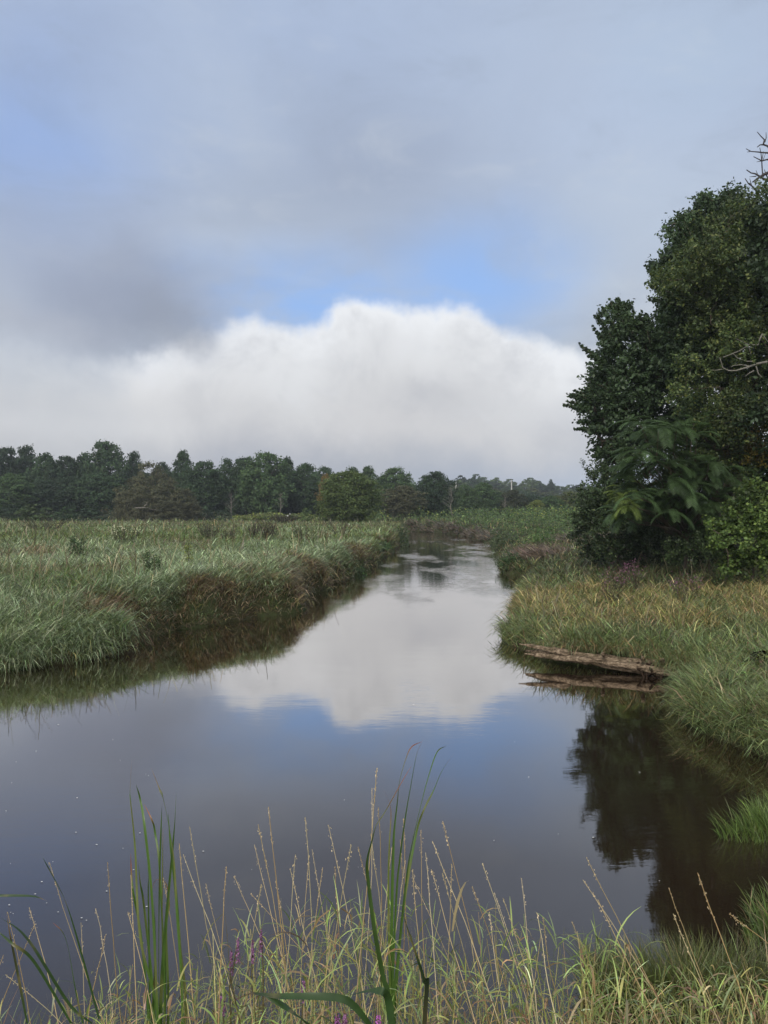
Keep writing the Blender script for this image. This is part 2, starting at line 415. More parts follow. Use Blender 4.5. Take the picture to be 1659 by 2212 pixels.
GREEN = (0.10,0.16,0.045); BLUEG = (0.165,0.23,0.12); FROST = (0.33,0.395,0.25); OLIVE = (0.145,0.15,0.055); TAN = (0.27,0.215,0.13); RUST = (0.135,0.09,0.058); DKG = (0.05,0.085,0.035)
exec_order = []
def field_left():
    isleft = lambda x, y, sd: ((x < XC(y)) & (y > 9)) & ~((y > 104))
    a = sample_region(17500, 13.5, 104, 2.0, cond=isleft)
    b = sample_region(5200, 13.5, 100, 1.8, cond=lambda x, y, sd: isleft(x, y, sd) & (sd < 1.4))
    q = np.concatenate([a, b]); x, y, fan, rr, T = tufts(q, 13, 0.20, .5); sd = river_sd(x, y); n = len(x)
    z = ground(x, y, sd); keep = (sd > 0) & ~((sd < .05+.42*fbm(x, y, 1.1, 222, 2)) & ((x > -5.6) | (y > 17)) & (RNG.random(len(x)) < .62)); nt = len(q)
    tint = RNG.random(nt)[T]; tsize = np.clip(np.exp(RNG.normal(0, .34, nt)), .5, 1.55)[T]; tdir = RNG.normal(0, .5, nt)[T]
    ph_out = grad_sd(x, y)+np.pi                      # toward the water
    edge = np.exp(-sd/0.5)
    phi = RNG.uniform(0, 2*np.pi, n)
    wind = np.full(n, 0.3)+RNG.normal(0, .8, n)
    phi = np.where(RNG.random(n) < edge*0.85, ph_out+RNG.normal(0, .55, n)+tdir, np.where(RNG.random(n) < 0.2, wind, fan+RNG.normal(0, .5, n)))
    tuft = fbm(x, y, 0.9, 20, 2); big = fbm(x, y, 6.0, 24, 2)
    h = (0.20+0.32*tuft)*RNG.uniform(0.5, 1.25, n)*(1+0.5*edge)*(1+0.004*y)
    h *= (0.95-0.1*sstep(y, 30, 80))*tsize
    lean = RNG.uniform(0.05, 0.5, n)+0.25*edge; curl = RNG.uniform(0.7, 2.3, n)+0.7*edge
    far = sstep(y, 30, 70); curl = curl*(1-0.35*far)
    w = np.maximum(0.010, 0.00078*y)*RNG.uniform(0.6, 1.5, n)
    frost = sstep(fbm(x, y, 5, 30)+0.15*sstep(y, 17, 22)-0.1*sstep(y, 38, 55), 0.42, 0.62)*(1-edge*0.4)
    col = palette([GREEN, BLUEG, OLIVE, TAN], [3, 4, 2, .5], n)
    col = np.where(((RNG.random(n)*.45+tint*.55) < frost*0.85)[:, None], palette([BLUEG, FROST], [1, 1.6], n), col)
    tan_and_shade = sstep(fbm(x, y, 2.2, 40)+0.34*edge*sstep(y, 14.5, 16.5), 0.58, 0.76)  # tan patches; the edge term also colours in the dark underside of the overhang
    tan_and_shade = np.maximum(tan_and_shade, np.exp(-(((x+9.6)/1.6)**2+((y-21.5)/1.4)**2))*.8)
    col = np.where(((RNG.random(n)*.4+(1-tint)*.6) < tan_and_shade*0.78)[:, None], palette([TAN, RUST, OLIVE], [1.6, 1.6, 1], n), col)
    mid = np.maximum(np.exp(-((y-48)/12)**2)*sstep(-x, 4, 12), .6*sstep(y, 34, 48))
    col = np.where((RNG.random(n) < mid*0.6)[:, None], palette([GREEN, (0.13,0.175,0.04), OLIVE], [1, 1.8, .8], n), col)
    farm = sstep(y, 60, 85)
    col = np.where((RNG.random(n) < farm*0.4)[:, None], palette([OLIVE, (0.17,0.15,0.10)], [1, 1], n), col)
    col = col*(0.55+0.85*tint)[:, None]
    k = keep
    V, Q, C = blades(np.stack([x, y, z-0.03], -1)[k], h[k], phi[k], lean[k], curl[k], w[k], col[k], 3)
    o = mesh_np('meadow_grass', V, [Q], M_GRASS, col=C); tag(o, 'dew covered blue green meadow grass spilling over the left river bank', 'grass', kind='stuff')
def far_field():
    q = sample_region(26000, 100, 230, 1.3, half=0.62, cond=lambda x, y, sd: (y > 102) & ((x < 60)))
    x, y, sd = q.T; n = len(x); z = ground(x, y, sd)
    h = RNG.uniform(.35, .9, n)*(0.6+0.8*fbm(x, y, 7, 50)); w = 0.0011*y*RNG.uniform(.7, 1.5, n)
    col = palette([GREEN, OLIVE, (0.14,0.14,0.09), BLUEG], [2, 2, 1, 1], n)
    V, Q, C = blades(np.stack([x, y, z], -1), h, RNG.uniform(0, 6.28, n), RNG.uniform(0, .5, n), RNG.uniform(.2, 1.2, n), w, col, 2)
    o = mesh_np('rough_grass', V, [Q], M_GRASS, col=C); tag(o, 'olive rough grass in front of the distant tree line', 'grass', kind='stuff')
def field_right():
    isr = lambda x, y, sd: (x > XC(y)) & (y > 5.0) & (y < 100)
    a = sample_region(11500, 8.6, 60, 2.1, half=0.62, cond=lambda x, y, sd: isr(x, y, sd) & (y > 8.2))
    b = sample_region(2600, 9.0, 40, 1.7, half=0.62, cond=lambda x, y, sd: isr(x, y, sd) & (y > 8.2) & (sd < 1.0))
    c_ = sample_region(900, 50, 100, 1.5, half=0.45, cond=isr)
    q = np.concatenate([a, b, c_]); x, y, fan, rr, T = tufts(q, 12, 0.15, .5); sd = river_sd(x, y); n = len(x); z = ground(x, y, sd); nt = len(q)
    lt = np.clip(((x-2.9)*2.3-(y-14.75)*1.5)/7.54, 0, 1); lx = x-(2.9+2.3*lt); ly = y-(14.75-1.5*lt)
    keep = (sd > 0) & ~((lx*lx+ly*ly < .27**2)) & ~((lx*.546+ly*.837 < 0.1) & (lx*lx+ly*ly < .75) & (x < 5.2) & (x > 3.1)); tint = RNG.random(nt)[T]; tsize = np.clip(np.exp(RNG.normal(0, .36, nt)), .5, 1.45)[T]
    edge = np.exp(-sd/0.45); ph_out = grad_sd(x, y)+np.pi
    phi = np.where(RNG.random(n) < edge*0.85, ph_out+RNG.normal(0, .7, n), fan+RNG.normal(0, .6, n))
    tuft = fbm(x, y, 0.8, 60, 2)
    h = (0.17+0.36*tuft)*RNG.uniform(.55, 1.3, n)*(0.95+.3*edge)*tsize
    lean = RNG.uniform(.05, .5, n)+.2*edge; curl = RNG.uniform(.7, 2.5, n)
    w = np.maximum(0.010, 0.00085*y)*RNG.uniform(.7, 1.4, n)
    dry = sstep(fbm(x, y, 2.6, 70)*.7+0.30*np.exp(-((y-19.5)/5.5)**2), 0.44, 0.62)
    nearg = 1-sstep(y+0.25*(x-5), 14.2, 16.5)
    col = palette([(0.135,0.19,0.07), (0.19,0.25,0.11), (0.22,0.225,0.085), TAN, (.06,.085,.035)], [3, 3, 1.6, .8, 1], n)
    col = np.where(((RNG.random(n)*.5+tint*.5) < dry*0.72*(1-.8*nearg))[:, None], palette([(0.36,0.29,0.14), (0.24,0.215,0.085), (0.28,0.18,0.10), (0.15,0.18,0.055)], [1.6, 2.2, .7, 2.0], n), col)
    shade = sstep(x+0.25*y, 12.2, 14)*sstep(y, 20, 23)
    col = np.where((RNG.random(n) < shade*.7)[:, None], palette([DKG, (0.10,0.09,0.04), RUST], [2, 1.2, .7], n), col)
    col = col*(1.4-0.85*tint)[:, None]
    k = keep
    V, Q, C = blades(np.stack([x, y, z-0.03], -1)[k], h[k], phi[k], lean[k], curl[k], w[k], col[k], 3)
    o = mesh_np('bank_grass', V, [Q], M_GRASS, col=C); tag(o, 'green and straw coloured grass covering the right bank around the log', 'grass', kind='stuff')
field_left(); far_field(); field_right()
def flanks():
    for nm, lb, c in [('flank_grass', 'rough grass of the right meadow beyond the edge of the view', lambda x, y, sd: (x > XC(y)) & (y > 4.5) & (x > .57*y+.8)), ('flank_grass', 'rough grass of the left meadow beyond the edge of the view', lambda x, y, sd: (x < XC(y)) & (y > 8) & (x < -.57*y-.8))]:
        q = sample_region(3400, 4.6, 60, 1.7, half=1.35, cond=c, pad=3.0); x, y, fan, rr, T = tufts(q, 12, .26, .5); sd = river_sd(x, y); k = sd > 0; x, y, fan, sd = x[k], y[k], fan[k], sd[k]; n = len(x)
        V, Q, C = blades(np.stack([x, y, ground(x, y, sd)-.03], -1), RNG.uniform(.3, .75, n), fan+RNG.normal(0, .5, n), RNG.uniform(.05, .5, n), RNG.uniform(.7, 2.2, n), np.maximum(.018, .0014*y), palette([(.13,.18,.07), (.18,.23,.10), (.20,.19,.08), TAN], [3, 2, 2, 1], n), 3)
        o = mesh_np(nm, V, [Q], M_GRASS, col=C); tag(o, lb, 'grass', kind='stuff')
def forbs_and_stems():
    for nm, lb, cond, n1, cols, hh in [('meadow_forbs', 'small broad leaved weeds mixed into the left meadow grass', lambda x, y, sd: (x < XC(y)) & (y > 14) & (sd > .5), 13000, [(.07,.12,.04), (.11,.16,.06), (.15,.19,.09), (.055,.09,.035)], .52),
        ('bank_forbs', 'small broad leaved weeds mixed into the right bank grass', lambda x, y, sd: (x > XC(y)) & (y > 9) & (sd > .4), 6000, [(.07,.12,.035), (.12,.17,.05), (.16,.19,.07), (.12,.08,.045)], .42)]:
        q = sample_region(n1*3, 13 if 'm' == nm[0] else 9, 95, 1.9, cond=cond); x, y, sd = q.T
        m = fbm(x, y, 1.6, 140, 3) > .55; x, y, sd = x[m], y[m], sd[m]; n = len(x)
        z = ground(x, y, sd)+hh*RNG.uniform(.35, 1.05, n)*(.7+.6*fbm(x, y, .9, 20, 2))
        V, Q, C = leaf_quads(np.stack([x, y, z], -1), RNG.normal(0, .5, (n, 3))+np.array([0, -.15, .8]), np.maximum(.045, .0022*y)*RNG.uniform(.6, 1.4, n), palette(cols, np.ones(len(cols)), n), .5)
        o = mesh_np(nm, V, [Q], M_LEAF, col=C); tag(o, lb, 'weeds', kind='stuff')
    q = sample_region(3600, 15, 100, 1.7, cond=lambda x, y, sd: (y > 14) & (sd > .3)); x, y, sd = q.T; m = fbm(x, y, 3.5, 150, 3)+RNG.normal(0, .05, len(x)) > .5; x, y, sd = x[m], y[m], sd[m]; n = len(x)
    V, Q, C = blades(np.stack([x, y, ground(x, y, sd)], -1), RNG.uniform(.5, 1.05, n)*np.where(x < XC(y), 1, .8), RNG.uniform(0, 6.28, n), RNG.uniform(0, .35, n), RNG.uniform(0, .7, n), np.maximum(.007, .0008*y), palette([(.10,.085,.055), (.22,.18,.11), (.07,.06,.04), (.30,.27,.18)], [2, 2, 1, 1], n), 3, tip=.8)
    o = mesh_np('dry_stems', V, [Q], M_GRASS, col=C); tag(o, 'scattered dry brown weed stems standing above the meadow grass', 'weeds', kind='stuff')

def grass_patch(name, label, cx, cy, rx, ry, n, h, cols, wts, zbase=0.0, w=0.008, lean=0.4, curl=1.3):
    a = RNG.uniform(0, 2*np.pi, n); r = np.sqrt(RNG.random(n))*(0.75+0.35*np.sin(3*a+cx)); x = cx+rx*r*np.cos(a); y = cy+ry*r*np.sin(a)
    P = np.stack([x, y, np.maximum(ground(x, y), -0.05)+zbase], -1)
    V, Q, C = blades(P, h*RNG.uniform(.5, 1.25, n), a+RNG.normal(0, 1.0, n), RNG.uniform(0, lean, n), RNG.uniform(.3, curl, n), w*RNG.uniform(.7, 1.4, n), palette(cols, wts, n), 4)
    o = mesh_np(name, V, [Q], M_GRASS, col=C); return tag(o, label, 'grass', kind='stuff')
YG = (0.095,0.15,0.032)
grass_patch('water_grass', 'bright green grass growing out of the dark water at the right edge', 3.75, 6.95, 0.62, 0.42, 1500, .30, [YG, GREEN, (0.15,0.20,0.065)], [2, 2, 1], w=.006)
grass_patch('water_grass', 'small yellow green tuft in dark water nearer the camera at the right edge', 2.86, 5.25, 0.38, 0.30, 650, .26, [YG, GREEN, TAN], [2, 2, .6], w=.006)
grass_patch('sedge', 'fine dark olive sedge mound at the near right water edge', 1.75, 4.35, 0.75, 0.38, 6500, .36, [(0.10,0.12,0.03), (0.07,0.09,0.03), TAN], [3, 3, .5], w=.004, lean=.5)

# ------------------------------------------------------------------ tubes, leaf quads, branch work
def tube(g, pts, radii, sides=6, col=(1, 1, 1)):
    P = np.asarray(pts, float); R = np.broadcast_to(radii, len(P)).astype(float)
    T = np.gradient(P, axis=0); T /= np.linalg.norm(T, axis=1, keepdims=True)+1e-9
    up = np.array([0, 0, 1.0]) if abs(T[0][2]) < .9 else np.array([1.0, 0, 0])
    A = np.cross(T, up); A /= np.linalg.norm(A, axis=1, keepdims=True)+1e-9; B = np.cross(T, A)
    th = np.linspace(0, 2*np.pi, sides, endpoint=False)
    V = P[:, None]+R[:, None, None]*(np.cos(th)[None, :, None]*A[:, None]+np.sin(th)[None, :, None]*B[:, None])
    n = len(P); i = np.arange(n*sides).reshape(n, sides); j = np.roll(i, -1, 1)
    Q = np.stack([i[:-1], j[:-1], j[1:], i[1:]], -1).reshape(-1, 4)
    g.add(V.reshape(-1, 3), Q, col)
def crooked(a, b, n=6, amp=0.08, rng=RNG):
    a = np.asarray(a, float); b = np.asarray(b, float); L = np.linalg.norm(b-a)
    t = np.linspace(0, 1, n)[:, None]; p = a+(b-a)*t
    p[1:-1] += rng.normal(0, amp*L, (n-2, 3))*np.array([1, 1, .6]); return p
def leaf_quads(P, N, size, col, asp=0.62, bend=0.25):
    n = len(P); N = N/(np.linalg.norm(N, axis=1, keepdims=True)+1e-9)
    r = RNG.normal(0, 1, (n, 3)); T = np.cross(N, r); T /= np.linalg.norm(T, axis=1, keepdims=True)+1e-9; B = np.cross(N, T)
    s = np.broadcast_to(size, n)[:, None]
    V = np.stack([P-T*s*.5, P+B*s*.5*asp-N*s*bend*.3, P+T*s*.5-N*s*bend*.5, P-B*s*.5*asp-N*s*bend*.3], 1)
    return V.reshape(-1, 3), np.arange(n*4).reshape(n, 4), np.repeat(col, 4, 0)

flanks(); forbs_and_stems()
# ---- far trees: a few prototypes of unit height and unit crown width, then copies
def crown_proto(seed, kind='broad', nclu=150, per=42, leaf=0.035):
    r = np.random.default_rng(seed)
    if kind == 'broad': prof = lambda z: np.sqrt(np.clip(np.sin(np.pi*np.clip(z, 0, 1)**1.15), 0, 1))*(1-.12*z); z0 = .04
    elif kind == 'spire': prof = lambda z: np.clip(1.0-np.abs(z-.38)/.66, 0, 1)**.62; z0 = .05
    elif kind == 'dome': prof = lambda z: np.sqrt(np.clip(1-((z-.38)/.62)**2, 0, 1)); z0 = 0.0
    elif kind == 'bush': prof = lambda z: np.sqrt(np.clip(1-z**2, 0, 1)); z0 = 0.0
    elif kind == 'round': prof = lambda z: np.clip(1-np.abs((z-.42)/.58)**2.4, 0, 1)**.5; z0 = 0.0
    z = r.uniform(z0, 1, nclu*3); acc = r.random(nclu*3) < (0.12+0.88*prof(z)); z = z[acc][:nclu]
    m = len(z); a = r.uniform(0, 2*np.pi, m)
    lob = 0.84+0.16*np.sin(a*3+z*7+seed)+0.10*np.sin(a*5-z*11+seed*2)+r.normal(0, .05, m)
    rr = prof(z)*0.5*lob*np.sqrt(r.uniform(.12, 1, m))*.96
    Cn = np.stack([rr*np.cos(a), rr*np.sin(a), z*.97], -1)
    rc = r.uniform(.045, .10, m)*(1.15 if kind in ('bush', 'dome') else 1)
    idx = np.repeat(np.arange(m), per); k = len(idx)
    d = r.normal(0, 1, (k, 3)); d /= np.linalg.norm(d, axis=1, keepdims=True)
    d[:, 2] = np.where(d[:, 2] < -.6, -d[:, 2]*.5, d[:, 2])       # leaves gather on the upper side of a spray
    P = Cn[idx]+d*(rc[idx]*r.uniform(.2, 1.0, k)**.6)[:, None]*np.array([1.1, 1.1, .85])
    out = Cn[idx]-np.array([0, 0, .4]); out /= np.linalg.norm(out, axis=1, keepdims=True)
    N = d*.5+out*.4+np.array([0, 0, .12])+r.normal(0, .6, (k, 3))
    cv = (r.uniform(.7, 1.3, m)[idx]*r.uniform(.75, 1.3, k))[:, None]*np.stack([r.uniform(.9, 1.15, k), np.ones(k), r.uniform(.85, 1.1, k)], -1)
    P[:, 2] = np.clip(P[:, 2], 0.0, 1.05)
    V, Q, C = leaf_quads(P, N, leaf*r.uniform(.6, 1.4, k), cv)
    g = Geo(); g.add([[0, 0, -.04], [0, 0, .3], [0, 0, .31], [0, 0, .32]], [[0, 1, 2, 3]], (1, 1, 1)); g = Geo()
    tube(g, crooked((0, 0, -.03), (.02, .01, .8), 6, .02, r), np.linspace(.022, .004, 6))
    for j in range(8):
        zz = r.uniform(.25, .65); aa = r.uniform(0, 6.28); tube(g, crooked((0, 0, zz), (.33*math.cos(aa), .33*math.sin(aa), zz+.22), 4, .05, r), np.linspace(.009, .002, 4), 5)
    return (V, Q, C), g
PRO = {}
def proto(kind, seed, nclu, per, leaf):
    (V, Q, C), g = crown_proto(seed, kind, nclu, per, leaf)
    root = bpy.data.objects.new('tree', None)
    c = mesh_np('crown', V, [Q], M_CROWN, root, C); t = g.build('trunk', M_BARK, root)
    PRO[(kind, seed)] = (c.data, t.data); bpy.data.objects.remove(c); bpy.data.objects.remove(t); bpy.data.objects.remove(root)
for sd_ in (1, 2, 3): proto('broad', sd_, 420, 34, .033)
for sd_ in (1, 2): proto('spire', sd_, 380, 32, .034)
proto('dome', 1, 230, 55, .030); proto('dome', 2, 230, 55, .030); proto('round', 1, 900, 40, .026); proto('bush', 1, 70, 45, .055); proto('bush', 2, 70, 45, .055)
proto('broad', 9, 90, 32, .06)                      # light version for the far hill
def far_tree(name, xd, ytop, wd, D, kind, seed, color, label, cat='tree', group=None, ybase=None, sink=0.0):
    x = (xd-CX)/F*D; z = gz(x, D)-sink
    H = CH+(CY-ytop)/F*D-z; W = wd/F*D*(1.42 if kind != 'round' else 1.12)
    root = thing(name, (x, D, z), label, cat, group)
    root.scale = (W, W, H); root.rotation_euler.z = RNG.uniform(0, 6.28)
    cd, td = PRO[(kind, seed)]
    c = bpy.data.objects.new('crown', cd); COL.objects.link(c); c.parent = root; c.color = (*color, 1)
    if kind != 'bush':
        t = bpy.data.objects.new('trunk', td); COL.objects.link(t); t.parent = root
    return root
D1 = (0.034,0.060,0.034); D2 = (0.043,0.078,0.038); D3 = (0.062,0.108,0.046); LT = (0.085,0.13,0.05); OL = (0.092,0.115,0.038); BR = (0.080,0.086,0.052); GD = (0.17,0.13,0.045); YL = (0.15,0.19,0.05)
LG = 'trees of the left tree line'
TL = [ # x, top, width, D, kind, seed, colour, label
 (12,966,80,165,'broad',1,D1,'dark tree at the far left edge of the tree line'),
 (58,963,75,168,'spire',1,D1,'dark pointed tree second from the left edge of the tree line'),
 (98,980,70,160,'broad',2,D2,'dark broad tree third from the left edge of the tree line'),
 (140,983,80,158,'broad',3,D1,'lumpy dark tree left of the tallest tree in the tree line'),
 (178,985,60,164,'spire',2,D1,'narrow dark tree touching the left side of the tallest tree'),
 (228,953,95,162,'broad',1,D2,'tallest tree of the tree line, broad dark crown above the brown willow'),
 (290,976,55,166,'spire',1,D1,'narrow dark tree just right of the tallest tree'),
 (214,1020,100,150,'broad',3,D2,'lower dark tree in front of the tallest tree'),
 (155,1030,90,150,'broad',2,D1,'lower dark tree in front of the lumpy tree on the left'),
 (95,1035,90,150,'broad',1,D1,'low dark tree between the left shrub and the tree line'),
 (25,1024,95,146,'broad',2,D3,'lighter green tree in front at the left edge of the tree line'),
 (395,974,60,166,'spire',2,D2,'slim tree with pointed top right of the brown willow'),
 (350,1000,60,168,'broad',2,D1,'dark tree top showing behind the brown willow'),
 (442,996,90,158,'broad',1,D2,'broad blue green tree right of the slim pointed tree'),
 (490,991,55,160,'spire',1,D2,'narrow tree behind the small bare pale tree'),
 (532,985,70,160,'broad',3,D2,'dark tree overlapping the left side of the big pale green maple'),
 (573,977,105,152,'broad',1,D3,'big rounded lighter green maple in the middle of the tree line'),
 (622,988,48,162,'spire',2,D1,'narrow dark tree on the right shoulder of the big maple'),
 (660,1002,75,160,'broad',2,D2,'mid height tree left of the golden topped tree'),
 (640,1020,70,165,'broad',3,D1,'low dark tree between the big maple and the lone round tree'),
 (700,1008,60,170,'broad',1,D2,'tree top behind the golden topped tree'),
 (762,1010,60,172,'spire',1,D3,'pointed tree top rising behind the lone round tree'),
 (795,1008,60,172,'spire',2,D3,'pointed tree top just right of and behind the lone round tree'),
 (827,1030,60,168,'broad',2,D2,'dark tree filling the gap right of the lone round tree'),
 (855,1010,82,160,'broad',1,D3,'green tree with feathery rounded top left of the dark dense tree'),
 (939,1017,78,140,'broad',3,D1,'dense very dark tree mirrored in the river'),
 (900,1060,50,150,'broad',1,D2,'small dark tree left of the tree mirrored in the river'),
]
for i, (x, yt, w, D, k, sd_, c, lb) in enumerate(TL): far_tree('broadleaf_tree', x, yt, w, D, k, sd_, tuple(np.array(c)*RNG.uniform(.88, 1.12)), lb, 'tree', LG)
far_tree('golden_tree', 704, 1024, 34, 152, 'broad', 2, GD, 'small golden topped tree peeking out left of the lone round tree')
far_tree('round_tree', 752, 1018, 138, 105, 'round', 1, (0.085,0.125,0.045), 'lone round olive green tree standing in front of the tree line')
far_tree('scrubby_tree', 868, 1048, 84, 135, 'broad', 3, (0.085,0.092,0.055), 'greyish brown thin leaved tree in front of the feathery topped tree')
for x, yt, w, sd_, c, lb in [(1003,1047,50,1,D3,'dark green tree right of the mirrored tree'), (1044,1043,62,2,D3,'pale topped green tree below the utility wires'), (1072,1062,60,3,D2,'low dark tree beneath the utility wires'),
    (1108,1058,52,1,(0.05,0.062,0.036),'brownish green tree under the white utility pole'), (1135,1085,40,2,OL,'low olive bushy tree right of the brownish tree'), (1025,1075,50,3,D1,'low dark tree at the foot of the pale topped tree'),
    (1190,1072,60,2,D3,'green tree in the gap right of the yellow green tree'), (1232,1062,70,1,OL,'olive tree left of the big right bank thicket'), (1285,1062,80,3,D3,'tree partly hidden behind the right bank thicket')]:
    far_tree('broadleaf_tree', x, yt, w, RNG.uniform(150, 185), 'broad', sd_, c, lb, 'tree', 'trees right of the river bend')
far_tree('yellow_tree', 1160, 1080, 34, 150, 'broad', 1, YL, 'small bright yellow green tree right of the river bend')
for x, yt, w, D, sd_, c, lb in [(75,1088,85,120,1,(0.055,0.085,0.035),'rounded green shrub at the foot of the left tree line'), (140,1094,60,122,2,D2,'low dark shrub right of the rounded green shrub'), (20,1090,60,125,2,D1,'low dark shrub at the left edge under the trees'),
    (661,1097,28,125,1,LT,'small bright green bush left of the lone round tree'), (195,1098,80,122,1,D1,'low dark shrub left of the brown willow'), (470,1103,80,140,2,D1,'low dark shrub at the foot of the trees right of the willow'), (1100,1098,90,140,2,OL,'wide olive shrub on the skyline of the far thicket')]:
    far_tree('shrub', x, yt, w, D, 'bush', sd_, c, lb, 'shrub', 'shrubs along the tree line')
# brown willow with several domes
def willow():
    x, D = (338-CX)/F*128, 128.0; z = gz(x, D)
    root = thing('willow_tree', (x, D, z), 'large brown green willow with stacked domes before the tree line', 'tree')
    for xd, yt, w, dy, sd_ in [(325,998,95,4,1), (300,1030,110,0,2), (365,1035,110,0,1), (395,1055,90,-2,2), (285,1060,80,-3,1), (300,1052,70,-6,2), (340,1070,90,-6,1), (415,1085,55,-3,2), (265,1080,45,-2,1), (375,1082,80,-6,2)]:
        Dd = D+dy; xx = (xd-CX)/F*Dd; H = CH+(CY-yt)/F*Dd-z; W = w/F*Dd*1.25
        c = bpy.data.objects.new('crown', PRO[('dome', sd_)][0]); COL.objects.link(c); c.parent = root
        c.location = (xx-x, dy, 0); c.scale = (W, W*.8, H); c.color = (*(np.array(BR)*RNG.uniform(.9, 1.15)), 1); c.rotation_euler.z = RNG.uniform(0, 6)
    g = Geo(); tube(g, crooked((0, 0, -.2), (0, .5, 6), 5, .03), np.linspace(.5, .15, 5), 8)
    for a, b in [((-1, -8.2, 4.6), (3.2, -7.6, 4.3)), ((.5, -8, 4.9), (1.1, -8.2, 5.6)), ((4.7, -6.8, .6), (5.1, -6.6, 3.0)), ((-1.0, -8.4, .3), (-.9, -8.4, 1.6))]:
        g2 = Geo(); tube(g2, crooked(a, b, 6, .05), np.linspace(.09, .04, 6), 5); g2.build('dead_limb', M_PALE, root)
    g.build('trunk', M_BARK, root)
willow()
# hill wood seen over the river bend: individually placed crowns
def hill_wood():
    sky_ = [(950,1034),(980,1030),(1000,1024),(1024,1025),(1050,1034),(1083,1031),(1110,1038),(1143,1034),(1165,1042),(1188,1044),(1223,1044),(1263,1048),(1300,1046),(1420,1050)]
    xs, ys = np.array(sky_).T; k = 0
    for row, (D, dy) in enumerate([(430, 0), (395, 8), (360, 17), (320, 27), (280, 38)]):
        for xd in np.arange(930, 1420, 30-row*1.5):
            x_ = xd+RNG.uniform(-9, 9); yt = np.interp(x_, xs, ys)+dy+RNG.uniform(-3, 4)
            c = np.array([D2, D3, LT, OL, D1][RNG.integers(5)])*RNG.uniform(.85, 1.2)
            far_tree('wood_tree', x_, yt, RNG.uniform(34, 48), D+RNG.uniform(-8, 8), 'broad', 9, tuple(c), 'rounded green tree in the wood covering the low hill beyond the river bend', 'tree', 'wood on the far hill', sink=2)
    far_tree('hill_tree', 1190, 1036, 14, 400, 'spire', 1, D1, 'tiny dark tree sticking up above the far hill skyline')
hill_wood()
def wood_fill():                                   # second rank that closes the wall of the wood
    for i, xd in enumerate(np.arange(-40, 1260, 36)):
        yt = np.interp(xd, [-40, 60, 180, 330, 620, 760, 900, 1100, 1260], [1000, 1005, 1010, 1028, 1018, 1035, 1050, 1072, 1075])+RNG.uniform(-6, 8)
        far_tree('wood_tree', xd+RNG.uniform(-8, 8), yt, 64, RNG.uniform(174, 186), 'broad', 1+i % 3, tuple(np.array(D1)*RNG.uniform(.9, 1.15)), 'dark tree deep in the wood, only glimpsed between the front trees', 'tree', 'dark trees deep in the wood')
wood_fill()
# far ground cover of the plain: yellow green goldenrod and the leafy thicket round the bend
def leafy_mass(name, label, n, D0, D1, cond, hfun, cols, wts, yellow=None, size=.0024, cat='plants'):
    q = sample_region(n, D0, D1, 1.6, half=.62, cond=cond); x, y, sd = q.T; n = len(x)
    Hh = hfun(x, y, sd); u = RNG.random(n)**1.5
    lump = fbm(x, y, 2.2, 90, 3); g_ = ground(x, y, sd)
    z = g_+Hh*np.clip(-.1+2.1*lump, .25, 1.9)*(1-u*.95)
    e = .4; gx = (fbm(x+e, y, 2.2, 90, 3)-lump)/e; gy = (fbm(x, y+e, 2.2, 90, 3)-lump)/e
    N = np.stack([-gx*2.6, -gy*2.6-.25, np.full(n, .8)], -1)+RNG.normal(0, .45, (n, 3))
    col = palette(cols, wts, n)
    col = col*(.55+.9*fbm(x, y, 3.1, 191, 3))[:, None]
    if yellow is not None:
        yy = yellow(x, y)*(u < .25); col = np.where((RNG.random(n) < yy)[:, None], palette([(.22,.25,.06), (.17,.21,.05)], [1, 1.4], n), col)
    V, Q, C = leaf_quads(np.stack([x, y, z], -1), N, np.maximum(size*y, .06)*RNG.uniform(.6, 1.4, n), col, .75)
    o = mesh_np(name, V, [Q], M_LEAF, col=C); return tag(o, label, cat, kind='stuff')
leafy_mass('thicket', 'leafy green knotweed thicket with yellow flowering tops on the bank beyond the bend', 60000, 52, 150,
    lambda x, y, sd: (sd > .35) & (((x > XC(y)+2) & (y > 52)) | ((y > 108) & (x > 3+(y-108)*-.4))) & (x/y > -.02) & (sd < 60),
    lambda x, y, sd: 1.7*sstep(sd, 0.3, 4.5)*(0.75+.4*fbm(x, y, 9, 77))*(.4+.6*sstep(y, 55, 75)), [(.055,.095,.032), (.075,.125,.04), (.045,.075,.03), (.10,.13,.05)], [3, 3, 2, 1],
    lambda x, y: .62*sstep(fbm(x, y, 11, 33, 4), .50, .66), size=.0022)
leafy_mass('goldenrod', 'yellow green goldenrod band before the left tree line', 9000, 118, 142, lambda x, y, sd: (x/y > -.205) & (x/y < -.09),
    lambda x, y, sd: np.full(len(x), 1.0)*(.3+1.1*fbm(x, y, 5, 13)), [(.11,.14,.05), (.15,.17,.055), (.08,.11,.04)], [2, 1, 1.5], lambda x, y: .3*sstep(fbm(x, y, 6, 44), .45, .6))
leafy_mass('low_scrub', 'dark low scrub at the foot of the left tree line', 12000, 122, 150, lambda x, y, sd: (x/y < -.2),
    lambda x, y, sd: np.full(len(x), 1.1), [(.045,.06,.03), (.07,.08,.04), (.035,.05,.03)], [2, 1, 2])

